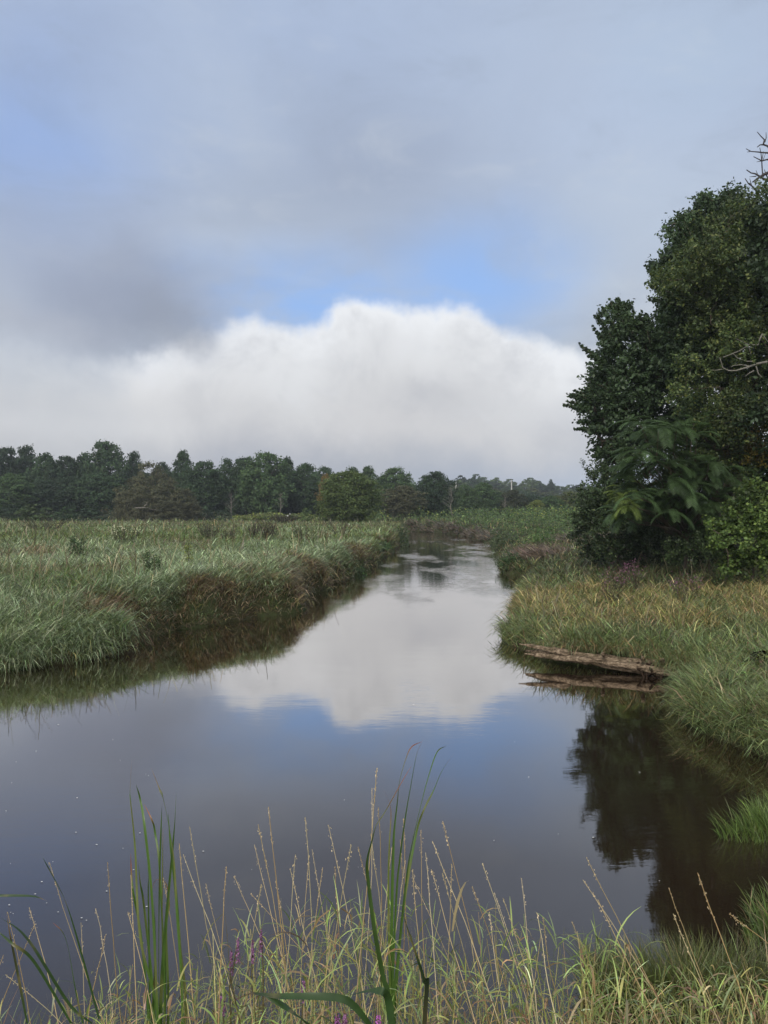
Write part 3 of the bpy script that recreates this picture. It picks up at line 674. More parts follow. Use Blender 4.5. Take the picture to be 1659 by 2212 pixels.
# ------------------------------------------------------------------ the big trees on the right bank
def zp(zx, zy): return zx/2.222+1128, zy/2.222+265.4              # crop coordinates -> photo coordinates
def near_tree(name, label, blobs, D0, depth, base, cols, wts, leaf, dens, bias, trunk_r, bark=None, cat='tree', trunk_pts=None, seed=0, fill=1.0, asp=.62, sprays=None, anchor=None):
    """blobs: (x, y, r[, tint]) in crop coordinates; every foliage mass gets its own distance inside the crown"""
    r = np.random.default_rng(100+seed)
    bx, by = base; z0 = gz(bx, by); root = thing(name, (bx, by, z0), label, cat); O = np.array([bx, by, z0])
    P_, N_, S_, C_ = [], [], [], []; cen = []
    for b in blobs:
        for rep_ in range(2):
            x, y = zp(b[0], b[1]); D = D0+r.uniform(-depth, depth); R = b[2]/2.222/F*D*(.86 if sprays else 1)
            c = at(x, y, D)+np.array([r.normal(0, .25), 0, r.normal(0, .2)])*R*(rep_ > 0); cen.append(c)
            n = int(dens*R**2*(1.6 if rep_ == 0 else 1.2)); tw = max(7, int(17*R+6))
            # twigs fan outward from the core of the mass
            d = r.normal(0, 1, (tw, 3))+np.array(bias); d /= np.linalg.norm(d, axis=1, keepdims=True)
            L = R*r.uniform(.75, 1.75, tw)*(.7 if R > 1.3 else 1); k = r.integers(0, tw, n); t = r.uniform(.25, 1, n)**.75
            p = c+d[k]*(L[k]*t)[:, None]+r.normal(0, .11, (n, 3))*R*(1.15-.85*t)[:, None]*1.25+r.normal(0, leaf*.45, (n, 3))
            p[:, 2] -= .12*R*t**2
            P_.append(p); N_.append(r.normal(0, .75, (n, 3))+d[k]*.3+np.array([0, -.15, .55]))
            S_.append(leaf*r.uniform(.6, 1.35, n))
            tint = np.array(b[3]) if len(b) > 3 else 1.0
            cc = np.array(cols)[r.choice(len(cols), n, p=np.array(wts)/sum(wts))]*np.exp(r.normal(0, .28, (n, 1)))*r.uniform(.68, 1.38)*tint
            C_.append(cc)
    twg = Geo()
    for (sx, sy) in (sprays or []):
        for rep_ in range(3):
            D = D0+r.uniform(-depth, depth); v = np.array([anchor[0]-sx, anchor[1]-sy], float); v /= np.linalg.norm(v); v += np.array([.35, .45]); v /= np.linalg.norm(v); Ls = r.uniform(105, 165)
            jx, jy = r.normal(0, 10, 2)*rep_+(v*r.uniform(0, 25))*rep_; a_ = at(*zp(sx+jx, sy+jy), D); b_ = at(*zp(sx+v[0]*Ls+jx, sy+v[1]*Ls+jy), D+r.uniform(-.4, .4))
            m_ = r.integers(7, 11); kk = 170; t = r.random(kk)**.85; node = np.round(t*m_)/m_*.6+t*.4; wdt = (3+21*node)/2.222/F*D
            th_ = np.repeat(r.uniform(0, 6.28, 12), 15)[:kk] if False else r.uniform(0, 6.28, kk)
            p = a_+(b_-a_)*node[:, None]+np.stack([np.cos(th_), np.sin(th_)*.8, np.sin(th_*1.7+1)], -1)*(wdt*r.uniform(.2, 1, kk))[:, None]
            P_.append(p); N_.append(r.normal(0, .7, (kk, 3))+np.array([0, -.2, .5])); S_.append(leaf*r.uniform(.6, 1.25, kk)); C_.append(np.array(cols)[r.integers(0, len(cols), kk)]*np.exp(r.normal(0, .25, (kk, 1))))
            tube(twg, crooked(b_, a_, 5, .03, r)-O, np.linspace(.022, .006, 5), 4)
    if sprays: twg.build('twigs', bark or M_BARK, root)
    P_ = np.concatenate(P_)-O; V, Q, C = leaf_quads(P_, np.concatenate(N_), np.concatenate(S_), np.concatenate(C_), asp)
    mesh_np('crown', V, [Q], M_LEAF, root, C)
    g = Geo(); tp = np.array(trunk_pts if trunk_pts is not None else [(0, 0, -.3), (.1, 0, 2), (.0, .1, 4), (-.1, 0, 6)], float)
    tube(g, tp, np.linspace(trunk_r, trunk_r*.55, len(tp)), 10); g.build('trunk', bark or M_BARK, root, True)
    # limbs: every mass hangs on the nearest wood already grown
    nodes = [(p, trunk_r*.5) for p in tp[1:]]; cs = sorted([c-O for c in cen], key=lambda c: np.linalg.norm(c-tp[-1]))
    g = Geo()
    for c in cs[::1]:
        dd = [np.linalg.norm(c-p)+max(0, p[2]-c[2])*1.5 for p, _ in nodes]; j = int(np.argmin(dd)); p, rr = nodes[j]; r2 = max(.018, rr*.72)
        w = crooked(p, c, 5, .06, r); tube(g, w, np.linspace(rr*.8, r2*.7, 5), 5); nodes.append((c, r2)); nodes.append((w[2], rr*.8))
    if len(cs) > 3: g.build('limb', bark or M_BARK, root)
    return root
DKM = (.036,.062,.032); DKM2 = (.050,.084,.040); TIPM = (.07,.11,.052)
maple_lo = [(650,1070,85),(690,1150,110),(700,1330,130),(760,1250,120),(500,1380,110),(680,1500,120),(620,1220,120),(500,1220,100),(480,960,60),(530,1020,80),(440,1060,65),(400,1140,65),(470,1120,110),(590,1090,110),(680,1130,100),(420,1240,100),(330,1350,60),(560,1260,140),(400,1400,100),(395,1560,65),
    (500,1490,110),(630,1400,140),(700,1230,140),(340,1300,60),(450,1340,110),(600,1550,110),(560,1000,70),(440,900,45),(505,900,40),(570,960,45),(385,930,35),(380,1260,50),(360,1470,45),(700,1050,80),(430,1620,60)]
near_tree('maple_tree', 'dark maple reaching left over the bank with feathery upswept sprays', maple_lo, 32, 2.6, (11.6, 33), [DKM, DKM2, TIPM], [3, 3, 1], .16, 640, (-.45, 0, .75), .32, seed=1, anchor=(600, 1300), sprays=[(420,845),(455,840),(510,850),(565,920),(385,890),(350,925),(375,990),(355,1000),(290,1070),(330,1110),(320,1150),(340,1200),(318,1235),(350,1270),(200,1355),(215,1300),(250,1285),(310,1275),(250,1470),(270,1430),(330,1490),(345,1550),(330,1600),(360,1610),(430,1620),(480,900),(600,990),(640,1020)],
    trunk_pts=[(0, 0, -.3), (-.3, 0, 2), (-.7, .2, 4.2), (-1.0, 0, 6.5)])
maple_hi = [(730,990,75),(750,1090,110),(830,1120,120),(800,1380,110),(860,1500,120),(940,1130,140),(1010,500,110),(1100,520,140),(780,620,80),(800,1180,140),(900,1250,140),(760,780,90),(830,980,120),(960,1000,160),(1080,820,160),(880,430,90),(790,530,110),(1000,430,100),(740,680,80),(750,840,80),(820,700,130),(700,960,60),(950,560,150),(1090,440,80),(650,720,60),(770,900,130),(880,850,150),(760,1050,110),(870,1080,130),(880,370,40),(1010,370,40),(945,385,32),
    (770,470,38),(710,500,35),(830,450,40),(700,760,50),(690,900,45),(1050,700,160),(1100,600,140),(1000,900,160),(1150,800,120),(1080,1050,160)]
near_tree('maple_tree', 'tall dark maple behind the oak with knobbly top against the sky', maple_hi, 29.5, 2.6, (14.6, 31.0), [DKM, DKM2, TIPM], [3, 3, 1.3], .155, 660, (-.3, 0, .7), .4, seed=2, anchor=(900, 800), sprays=[(705,490),(770,455),(825,430),(880,340),(900,360),(950,355),(1010,345),(1040,370),(1100,365),(720,540),(660,630),(600,700),(625,690),(605,765),(612,850),(635,905),(640,940),(625,1020),(690,600),(740,470),(860,420),(980,390)],
    trunk_pts=[(0, 0, -.3), (.1, 0, 4), (-.2, .1, 8), (-.5, 0, 12)])
OK1 = (.068,.098,.032); OK2 = (.046,.072,.028); OK3 = (.12,.14,.045)
oak = [(940,560,80),(1050,470,90),(1150,370,80),(820,650,80),(900,700,110),(1050,650,140),(680,760,60),(740,760,90),(850,820,110),(1000,850,150),(1130,780,120),(1160,560,100),(900,980,100),(1050,1030,120),(860,1180,90),(780,1280,70),
    (950,1270,120),(1110,1270,120),(1000,1400,120),(900,1530,110),(1070,1540,110,(1.5,.95,.6)),(1130,1590,60,(1.6,.95,.6)),(760,1650,90),(880,1650,90),(680,1700,60),(960,1450,100),(1150,1120,90),(1150,1400,90),(830,1420,70),(1150,1000,90),(1130,920,60,(1.5,1.6,1.0)),(1040,1640,80)]
near_tree('oak_tree', 'olive oak at the right edge with rust tinged lower leaves', oak, 26.5, 2.3, (12.6, 27.0), [OK1, OK2, OK3], [3, 3, 1], .115, 1100, (-.25, -.1, .25), .17, seed=3, asp=.5,
    trunk_pts=[(.35, 0, -.4), (.15, 0, .6), (-.1, 0, 1.5), (-.45, .1, 2.7), (-.5, .1, 4.5), (.3, .2, 6.5)])
side = [(1230,500,150),(1260,700,170),(1350,620,180),(1290,900,180),(1400,850,180),(1280,1150,180),(1380,1150,180),(1290,1400,180),(1400,1450,180),(1300,1650,170),(1420,1700,170),(1450,450,180),(1500,700,180),(1500,1000,180),(1500,1300,180)]
near_tree('maple_tree', 'tall dark tree at the far right edge behind the oak, darkening the river below', side, 26, 2.2, (17.2, 26.5), [DKM, DKM2], [1, 1], .16, 620, (-.2, 0, .5), .38, seed=9, trunk_pts=[(0, 0, -.3), (.1, 0, 4), (-.2, .1, 8), (-.3, 0, 12)])
dark_back = [(1000,1500,150),(1120,1650,150),(900,1700,140),(1060,1300,150),(1140,1450,120),(1120,1850,140),(960,1850,120),(820,1560,120),(720,1500,110),(1160,1200,120),(1170,1750,100)]
near_tree('shade_tree', 'tree with shade put into its dark leaf colours, filling the gap behind the oak and the tree of heaven', dark_back, 36, 2.0, (19.5, 36.5), [(.025,.038,.022), (.035,.05,.027)], [1, 1], .15, 620, (0, 0, .3), .25, seed=4)  # dark leaf colours stand in for the shade inside the thicket
bushes = [(520,2060,70),(380,1760,80),(480,1750,90),(300,1900,60),(290,1790,40),(345,1850,80),(330,1950,75),(430,1830,100),(400,1690,65),(500,1650,90),(470,1940,90),(360,2060,60),(560,1760,90),(420,2040,70),(600,1900,90),(560,2000,70)]
near_tree('honeysuckle_bush', 'dark rounded bush under the maple at the left foot of the thicket', bushes, 30.0, 1.4, (9.6, 30.5), [DKM2, (.035,.055,.027), (.06,.085,.035)], [2, 2, 1], .10, 1500, (-.2, 0, .2), .07, cat='shrub', seed=5, trunk_pts=[(0,0,-.2),(.1,0,.6),(.1,0,1.2)])
back_low = [(560,1980,90),(640,1900,90),(820,2060,80),(700,2060,80),(960,2060,80),(650,2000,90),(760,1960,100),(860,2000,90),(940,2000,100),(760,1850,110),(880,1850,110),(700,1800,100),(1020,1950,90)]
near_tree('understory_shrub', 'very dark shrub in the shade beneath the fern like leaves', back_low, 29.0, 1.2, (12.0, 30.0), [(.022,.035,.018), (.032,.05,.025)], [1, 1], .10, 900, (0, 0, .2), .06, cat='shrub', seed=6, trunk_pts=[(0,0,-.2),(.1,0,.6),(.1,0,1.1)])
vine = [(1000,1930,65),(1080,1840,80),(1140,1780,70),(1110,1980,110),(980,2060,60),(1130,2090,90),(1050,1740,0.1),(930,1930,35),(900,1945,25),(1030,2100,70),(1170,1880,70),(960,1990,50),(1040,1880,60),(1090,1760,35),(990,2130,40)]
near_tree('hazel_bush', 'yellow green broad leaved bush at the right edge of the bank', [b for b in vine if b[2] > 1], 21.5, 0.9, (11.0, 22.2), [(.07,.115,.028), (.05,.085,.025), (.11,.155,.04)], [2, 2, 1], .085, 2000, (-.15, -.1, .2), .05, cat='shrub', seed=7, trunk_pts=[(0,0,-.2),(.1,0,.5),(.1,0,1.2)], asp=.85)

front_low = [(820,2050,60),(760,2060,55),(885,2075,50),(700,2070,50),(940,2060,50),(850,1990,50)]
near_tree('understory_shrub', 'small dark green shrub hiding the trunks below the drooping fronds', front_low, 24.6, .5, (11.0, 25.0), [(.04,.065,.028), (.055,.085,.035)], [1, 1], .085, 1300, (0, 0, .3), .04, cat='shrub', seed=12, trunk_pts=[(0,0,-.1),(0,0,.3),(0,0,.6)])
def frond_tree():
    bx, by = 10.6, 26.0; z0 = gz(bx, by); O = np.array([bx, by, z0])
    root = thing('ailanthus_tree', (bx, by, z0), 'tree with long drooping fern like compound leaves low in the thicket', 'tree')
    r = np.random.default_rng(77); tips = []
    while len(tips) < 62:
        q = (r.uniform(430, 1010), r.uniform(1470, 1960))
        if q[0] < 560-(q[1]-1470)*.25 or (q[0] > 860 and q[1] < 1650): continue
        if all((q[0]-t_[0])**2+(q[1]-t_[1])**2 > 42**2 for t_ in tips): tips.append(q)
    tips += [(480,1850)]
    V_, Q_, C_ = [], [], []; nv = 0; wood = Geo(); tops = []
    for ti, (zx, zy) in enumerate(tips):
        x, y = zp(zx, zy); D = 24.8+r.uniform(-1.3, 1.6); c = at(x, y, D)+np.array([0, 0, .35]); tops.append(c)
        young = zx < 520 and 1790 < zy < 1900; base = np.array((.12,.17,.042) if young else (.047,.082,.032)*np.array(1.0))
        for k in range(9):
            a = r.uniform(0, 2*np.pi) if k % 3 else r.uniform(math.pi, 2*math.pi); Lf = r.uniform(.65, 1.10)*(0.8 if young else 1); th = r.uniform(.7, 1.7); m = 15
            pts = [c]; tt = th
            for j in range(m):
                tt = min(th+1.35*(j/m)**1.2, 2.9); pts.append(pts[-1]+Lf/m*np.array([math.sin(tt)*math.cos(a), math.sin(tt)*math.sin(a), math.cos(tt)]))
            pts = np.array(pts); cl = base*np.exp(r.normal(0, .28))
            tube(wood, pts[::3]-O, .006, 3, cl*1.6)
            for j in range(3, m+1):
                T = pts[j]-pts[j-1]; T /= np.linalg.norm(T); side = np.cross(T, (0, 0, 1.0)); side /= np.linalg.norm(side)+1e-9
                ln = .24*Lf*math.sin(math.pi*min(1, (j-1)/(m+1.5)))**.6
                for s_ in (-1, 1):
                    dr = side*s_*.86+T*.45; dr /= np.linalg.norm(dr); w = T*ln*.125
                    p0 = pts[j]; p1 = p0+dr*ln*.5+np.array([0, 0, -.015]); p2 = p0+dr*ln+np.array([0, 0, -.32*ln])
                    V_.append(np.array([p0-w*.4, p0+w*.4, p1-w, p1+w, p2-w*.1, p2+w*.1])-O); Q_.append(np.array([[0, 1, 3, 2], [2, 3, 5, 4]])+nv); nv += 6
                    C_.append(np.repeat((cl*r.uniform(.8, 1.25))[None], 6, 0))
    mesh_np('leaves', np.concatenate(V_), [np.concatenate(Q_)], M_LEAF, root, np.concatenate(C_))
    wood.build('leaf_stalk', M_LEAF, root)
    g = Geo(); tube(g, [(0, 0, -.2), (.1, .1, 1.2), (.2, .2, 2.4)], [.08, .07, .05], 8); g.build('trunk', M_BARK, root)
    g = Geo()
    for c in tops: tube(g, crooked((.1, .15, 1.3), c-O, 5, .05, r), np.linspace(.04, .012, 5), 5)
    g.build('limb', M_BARK, root)
frond_tree()

def px_branches(name, label, lines, D, conv, mat, r0, cat, base=None, extra=None):
    P0 = base if base is not None else at(*conv(*lines[0][0][:2]), D)
    root = thing(name, tuple(P0), label, cat); r = np.random.default_rng(5)
    g = Geo()
    for ln in lines:
        thick = ln[0][2] if len(ln[0]) > 2 else 1.0
        pts = []; dd = 0
        for q in ln:
            pts.append(at(*conv(q[0], q[1]), D+dd)-np.array(P0)); dd += r.uniform(-.12, .12)
        tube(g, pts, np.linspace(r0*thick, r0*thick*.35, len(pts)), 5)
    g.build('branch', mat, root)
    if extra: g = Geo(); tube(g, np.array(extra)-np.array(P0), np.linspace(.28, .07, len(extra)), 8); g.build('trunk', mat, root)
    return root
zs = lambda a, b: (a/5.556+1526, b/5.556+265.4)
snag = [[(790,330,1.4),(737,275),(690,260),(650,262),(615,290)],[(690,250,1),(700,200),(660,160),(615,108)],[(705,230,.8),(722,180),(720,112)],[(800,375,1.2),(737,358),(680,355),(620,348),(540,342),(480,310)],[(530,342,.6),(490,350)],
    [(800,470,1.2),(737,437),(670,455),(640,440),(570,405)],[(670,455,.6),(605,468)],[(690,640,1),(680,610),(672,540),(668,450),(660,370),(645,297)],[(672,440,.6),(690,340)],[(820,590,2.4),(737,600),(690,620),(630,660),(560,710)],
    [(820,740,1.6),(737,690),(690,670),(640,640),(590,610),(540,600),(485,563)],[(600,640,.7),(520,648)],[(625,640,.6),(600,570)],[(700,960,1.5),(625,870),(605,820),(560,765),(510,730),(468,668)],[(545,750,.6),(523,665)],[(607,820,.6),(628,762)],
    [(790,800,1),(737,755),(690,745),(648,747)],[(760,700,1),(720,620),(700,560)],[(680,460,.5),(715,365)]]
bx_, by_ = 15.6, 28.0
px_branches('dead_tree', 'bare dark dead tree top above the oak at the right edge of the sky', snag, 28.0, zs, M_SNAG, .032, 'tree', base=np.array([bx_, by_, gz(bx_, by_)]),
    extra=[(bx_, by_, gz(bx_, by_)-.3), (15.4, 28, 5), (15.3, 28, 9), (15.1, 28, 13), (15.2, 28, 16), (15.4, 28, 18)])
zo = lambda a, b: ((a/4.1475+2100)/1.507, (b/4.1475+1000)/1.507)
pale = [[(1590,360,1.2),(1540,460),(1530,510),(1400,515),(1280,590),(1160,640),(1050,680)],[(1400,515,.6),(1300,460),(1220,425)],[(1650,740,1.6),(1500,770),(1400,810),(1330,830),(1230,860),(1130,860),(1050,820),(1010,680)],[(1420,800,.8),(1300,780),(1200,790),(1160,810)],
    [(1450,735,.8),(1370,735),(1250,690),(1180,620)],[(1470,860,.9),(1400,900),(1350,940)],[(1500,800,.9),(1530,900),(1580,950)],[(1040,840,.6),(960,855),(890,850)],[(1400,530,.5),(1430,640)],[(1590,370,.6),(1660,470)]]
px_branches('dead_branch', 'pale bare dead branch hanging in front of the oak at the right edge', pale, 24.0, zo, M_PALE, .026, 'branch')
zq = lambda a, b: ((a/2.552+1850)/1.507, (b/2.552+1450)/1.507)
px_branches('dead_branch', 'short white dead twig forking left off the leaning oak trunk', [[(1160,260,1.2),(1130,300),(1080,350),(1040,395)],[(1130,300,.7),(1075,375),(1100,460)],[(1040,390,.5),(1005,385)],[(1170,250,1.2),(1150,210),(1250,150)]], 24.6, zq, M_PALE, .022, 'branch')

# ------------------------------------------------------------------ utility poles and wires on the far hill
def poles():
    D = 345; M_POLE = mat_bark('pale_utility_pole', (.42,.42,.40), (.55,.55,.53), 3)
    tops = []
    for xd, yt, lb, w in [(1105, 1038, 'white utility pole rising above the far trees', .32), (985, 1043, 'short white utility pole tip showing left above the far trees', .28)]:
        x = (xd-CX)/F*D; z = gz(x, D); zt = CH+(CY-yt)/F*D
        r_ = thing('utility_pole', (x, D, z), lb, 'utility pole')
        g = Geo(); tube(g, [(0, 0, -.5), (0, 0, (zt-z)*.5), (0, 0, zt-z)], [w, w*.9, w*.75], 8); g.build('pole', M_POLE, r_)
        g = Geo(); tube(g, [(-1.2, 0, zt-z-.9), (1.2, 0, zt-z-.9)], .07, 4); g.build('crossarm', M_BARK, r_)
        tops.append((x, zt-.9))
    g = Geo(); tops = sorted(tops); tops = [(tops[0][0]-26, tops[0][1]-.6)]+tops+[(tops[1][0]+34, tops[1][1]-3), (tops[1][0]+70, tops[1][1]-6)]
    for k, dz in enumerate((0, -.9, -1.8, -2.6)):
        for (a, za), (b, zb) in zip(tops[:-1], tops[1:]):
            t = np.linspace(0, 1, 9); tube(g, np.stack([a+(b-a)*t, np.full(9, D-.3), za+(zb-za)*t+dz-1.0*4*t*(1-t)*.6], -1), .05, 3)
    o = g.build('utility_wires', M_SNAG); tag(o, 'thin dark utility wires strung across the far wood', 'wires')
poles()
# small bare trees before the far woods
def bare_tree(xd, yt, yb, D, label, seed, mat=None, spread=.28):
    r = np.random.default_rng(seed); x = (xd-CX)/F*D; z = gz(x, D); H = CH+(CY-yt)/F*D-z
    root = thing('bare_tree', (x, D, z), label, 'tree', 'thin bare pale trees'); g = Geo(); tube(g, crooked((0, 0, -.2), (0, 0, H*.95), 7, .015, r), np.linspace(.11, .03, 7), 6); g.build('trunk', M_DIM, root)
    g = Geo()
    for k in range(22):
        h = r.uniform(.25, .95)*H; a = r.uniform(0, 6.28); L = H*spread*(1.1-h/H)*r.uniform(.6, 1.2)+.3
        tube(g, crooked((0, 0, h), (L*math.cos(a), L*math.sin(a), h+L*.8), 4, .06, r), np.linspace(.045, .018, 4), 3)
    g.build('branches', M_DIM, root)
bare_tree(500, 1062, 1110, 138, 'thin bare pale tree against the dark wood left of the big maple', 1)
bare_tree(607, 1064, 1110, 138, 'double stemmed bare pale sapling at the right foot of the big maple', 2, spread=.15)
bare_tree(975, 1052, 1112, 128, 'thin bare pale tree just right of the tree mirrored in the river', 3)
bare_tree(1091, 1066, 1110, 150, 'thin bare pale tree left of the brownish tree under the utility pole', 4, spread=.12)

# ------------------------------------------------------------------ log, roots, burrow, web
def build_log():
    A = np.array([2.9, 14.75, .25]); B = np.array([5.25, 13.25, .25]); root = thing('fallen_log', tuple((A+B)/2), 'weathered cracked brown log wedged under the right bank grass', 'log'); O = (A+B)/2
    m, N = node_mat('weathered_log_wood'); p = N.new('ShaderNodeTexCoord').outputs['Object']
    mp = N.new('ShaderNodeMapping'); N.put(mp.inputs[0], p); mp.inputs['Rotation'].default_value = (0, 0, math.atan2(1.5, 2.3)); mp.inputs['Scale'].default_value = (1, 9, 9)
    n1 = N.noise(mp.outputs[0], 3.0, 7, .7, .6); n2 = N.noise(p, 3.5, 5, .6)
    c = N.ramp(n1, [(.30, (.02,.014,.010)), (.45, (.085,.062,.042)), (.55, (.24,.185,.13)), (.70, (.38,.31,.23))])
    c = N.mix(N.maprange(n2, .52, .68, 0, .75), c, (.07,.055,.03))
    finish(N, principled(N, c, .85, .2, bump(N, n1, 1.0, .03)))
    r = np.random.default_rng(3)
    def slab(a, b, r0, r1, flat, seed, nm, ns=26, nl=60):
        a = np.array(a); b = np.array(b); d = b-a; L = np.linalg.norm(d); d /= L; s_ = np.cross(d, (0, 0, 1.)); s_ /= np.linalg.norm(s_); u = np.cross(s_, d)
        V = []; rr = np.random.default_rng(seed)
        for i in range(nl):
            t = i/(nl-1); R = (r0+(r1-r0)*t)*(min(1, t*7+.25) if t < .12 else 1)*(min(1, (1-t)*8+.2))
            for j in range(ns):
                th = 2*np.pi*j/ns
                crack = .22*max(0, math.sin(7*th+seed+.9*math.sin(3*t*6)))**3+.30*(vnoise(t*L*1.6, th*2.2, .5, seed)-.5)+.5*(vnoise(t*L, th*.9, .5, seed+3)-.5)
                q = R*(1-crack)
                bow = u*(.05*math.sin(3.1*t+seed)-.03)+s_*.05*math.sin(5*t+seed) if nm == 'trunk' else 0; R *= 1+.25*(vnoise(t*9, seed, 1.3, seed)-.5) if j == 0 else 1
                V.append(a+bow+d*(t*L+rr.normal(0, .006)-(.12*vnoise(0, th*2, .4, seed) if i == 0 else 0))+s_*q*math.cos(th)+u*q*flat*math.sin(th)-O)
        i = np.arange(nl*ns).reshape(nl, ns); j = np.roll(i, -1, 1); Q = np.stack([i[:-1], j[:-1], j[1:], i[1:]], -1).reshape(-1, 4)
        caps = [i[0][None, ::-1], i[-1][None]]
        return mesh_np(nm, np.array(V), [Q]+caps, m, root, smooth=False)
    slab(A+[.05, .10, -.02], B+[.05, .10, -.06], .075, .16, .95, 1, 'trunk', 34, 90)
    slab(A+[-.14, -.02, .14], A+(B-A)*.30+[0, -.08, .06], .035, .08, .9, 2, 'splinter', 12, 24)
    slab(A+[-.02, -.0, -.05], A+(B-A)*.45+[0, -.10, -.04], .045, .09, .9, 3, 'splinter', 12, 24)
    slab(A+(B-A)*.5+[0, -.04, -.06], B+[.1, -.04, -.09], .06, .12, .8, 5, 'splinter', 14, 30)
    for k in range(3):
        t = [.52, .78, .9][k]; c = A+(B-A)*t+np.array([0, -.08, .08]); slab(c, c+np.array([-.05, -.14, .07]), .05, .03, 1, 10+k, 'knot', 8, 8)
build_log()
M_MUD = mat_bark('wet_root', (.012,.008,.006), (.045,.03,.02), 12)
def bank_roots():
    r = np.random.default_rng(8); b = np.array([4.55, 12.95, .0]); root = thing('bank_roots', tuple(b), 'dark roots and wet black hollow under the right end of the log', 'roots')
    g = Geo()
    for k in range(7):
        a = np.array([r.uniform(.1, .6), 0, .25]); a[1] = .75-a[0]*.62; e = a+np.array([r.uniform(-.25, .25), r.uniform(-.25, .0), -.4])
        tube(g, crooked(a, e, 5, .1, r), np.linspace(.04, .02, 5)*r.uniform(.5, 1.4), 5)
    g.build('root', M_MUD, root)
bank_roots()
def log_grass():                                   # blades rooted behind the log that hang over its face
    n0 = 95; t = np.concatenate([np.clip(RNG.normal(.3, .10, 22), 0, 1), np.clip(RNG.normal(.62, .07, 16), 0, 1), RNG.uniform(.0, .95, 22), RNG.uniform(.80, 1.1, 35)]); k = 14; T = np.repeat(np.arange(n0), k); n = len(T)
    x = 2.9+2.3*t[T]+RNG.normal(.10, .06, n); y = 14.75-1.5*t[T]+RNG.uniform(.18, .5, n0)[T]+RNG.normal(0, .05, n); y -= np.where(t[T] > .85, .35, 0)
    z = np.where(t[T] > .85, .22, .34)+np.zeros(n); droop = (RNG.random(n0) < .55)[T]
    V, Q, C = blades(np.stack([x, y, z], -1), RNG.uniform(.25, .6, n), RNG.normal(-2.1, .6, n), RNG.uniform(.3, .9, n), np.where(droop, RNG.uniform(1.5, 2.6, n), RNG.uniform(.4, 1.3, n)), RNG.uniform(.008, .016, n), palette([(.13,.17,.07), (.16,.19,.09), (.22,.15,.08), (.27,.21,.11)], [3, 2, 1.4, 1], n), 5)
    o = mesh_np('hanging_grass', V, [Q], M_GRASS, col=C); tag(o, 'grass hanging over the back of the weathered log', 'grass', kind='stuff')
log_grass()
def burrow():
    c = at(1636, 1424, 12.6); r = np.random.default_rng(2); root = thing('root_hollow', tuple(c), 'black hollow ringed by matted dark roots in the grass at the right edge', 'hollow')
    m, N = node_mat('peat_soil'); p = N.new('ShaderNodeTexCoord').outputs['Object']; finish(N, principled(N, N.ramp(N.noise(p, 14, 5), [(.4, (.006,.004,.004)), (.65, (.03,.018,.014))]), .95, .1))
    V = []; nr, ns = 8, 24
    for i in range(nr):
        t = i/(nr-1); R = .17*math.sin(t*math.pi*.5+.02)*1.2; dep = .16*(1-t)**1.3
        for j in range(ns):
            a = 2*np.pi*j/ns; q = R*(1+.12*math.sin(3*a)+r.normal(0, .04)); V.append((q*math.cos(a)*1.15, dep-.22, q*math.sin(a)))
    i = np.arange(nr*ns).reshape(nr, ns); j = np.roll(i, -1, 1); Q = np.stack([i[:-1], i[1:], j[1:], j[:-1]], -1).reshape(-1, 4)
    mesh_np('cavity', np.array(V), [Q], m, root)
    g = Geo()
    for k in range(60):
        a = r.uniform(0, 6.28); R = r.uniform(.1, .22); q = np.array([R*math.cos(a)*1.15, r.uniform(-.26, -.1), R*math.sin(a)]); tube(g, crooked(q, q+np.array([r.normal(0, .07), -.02, -r.uniform(.02, .12)]), 4, .2, r), .006, 3)
    g.build('rootlets', M_SNAG, root)
    m2, N = node_mat('cobweb'); d = N.new('ShaderNodeBsdfDiffuse'); d.inputs[0].default_value = (.6,.62,.6,1); t_ = N.new('ShaderNodeBsdfTransparent'); mx = N.new('ShaderNodeMixShader')
    pp = N.new('ShaderNodeTexCoord').outputs['Object']; N.put(mx.inputs[0], N.maprange(N.noise(N.vmath('MULTIPLY', pp, (1, 1, .3)), 40, 4, .7), .35, .7, .25, .7)); N.l.new(t_.outputs[0], mx.inputs[1]); N.l.new(d.outputs[0], mx.inputs[2]); finish(N, mx.outputs[0])
    V = []; nu, nv_ = 12, 10
    for i in range(nu):
        for j in range(nv_):
            u = i/(nu-1)*2-1; v = j/(nv_-1); w = .17*(1-v*.75); V.append((u*w, -.12-.06*v-.05*(1-u*u), -.02+.05*abs(u)**2*(1-v)-.17*v+r.normal(0, .004)))
    i = np.arange(nu*nv_).reshape(nu, nv_); Q = np.stack([i[:-1, :-1], i[1:, :-1], i[1:, 1:], i[:-1, 1:]], -1).reshape(-1, 4)
    w = mesh_np('spider_web', np.array(V)+c+np.array([.05, -.12, -.12]), [Q], m2); tag(w, 'pale grey funnel spider web hanging below the black hollow', 'web')
burrow()

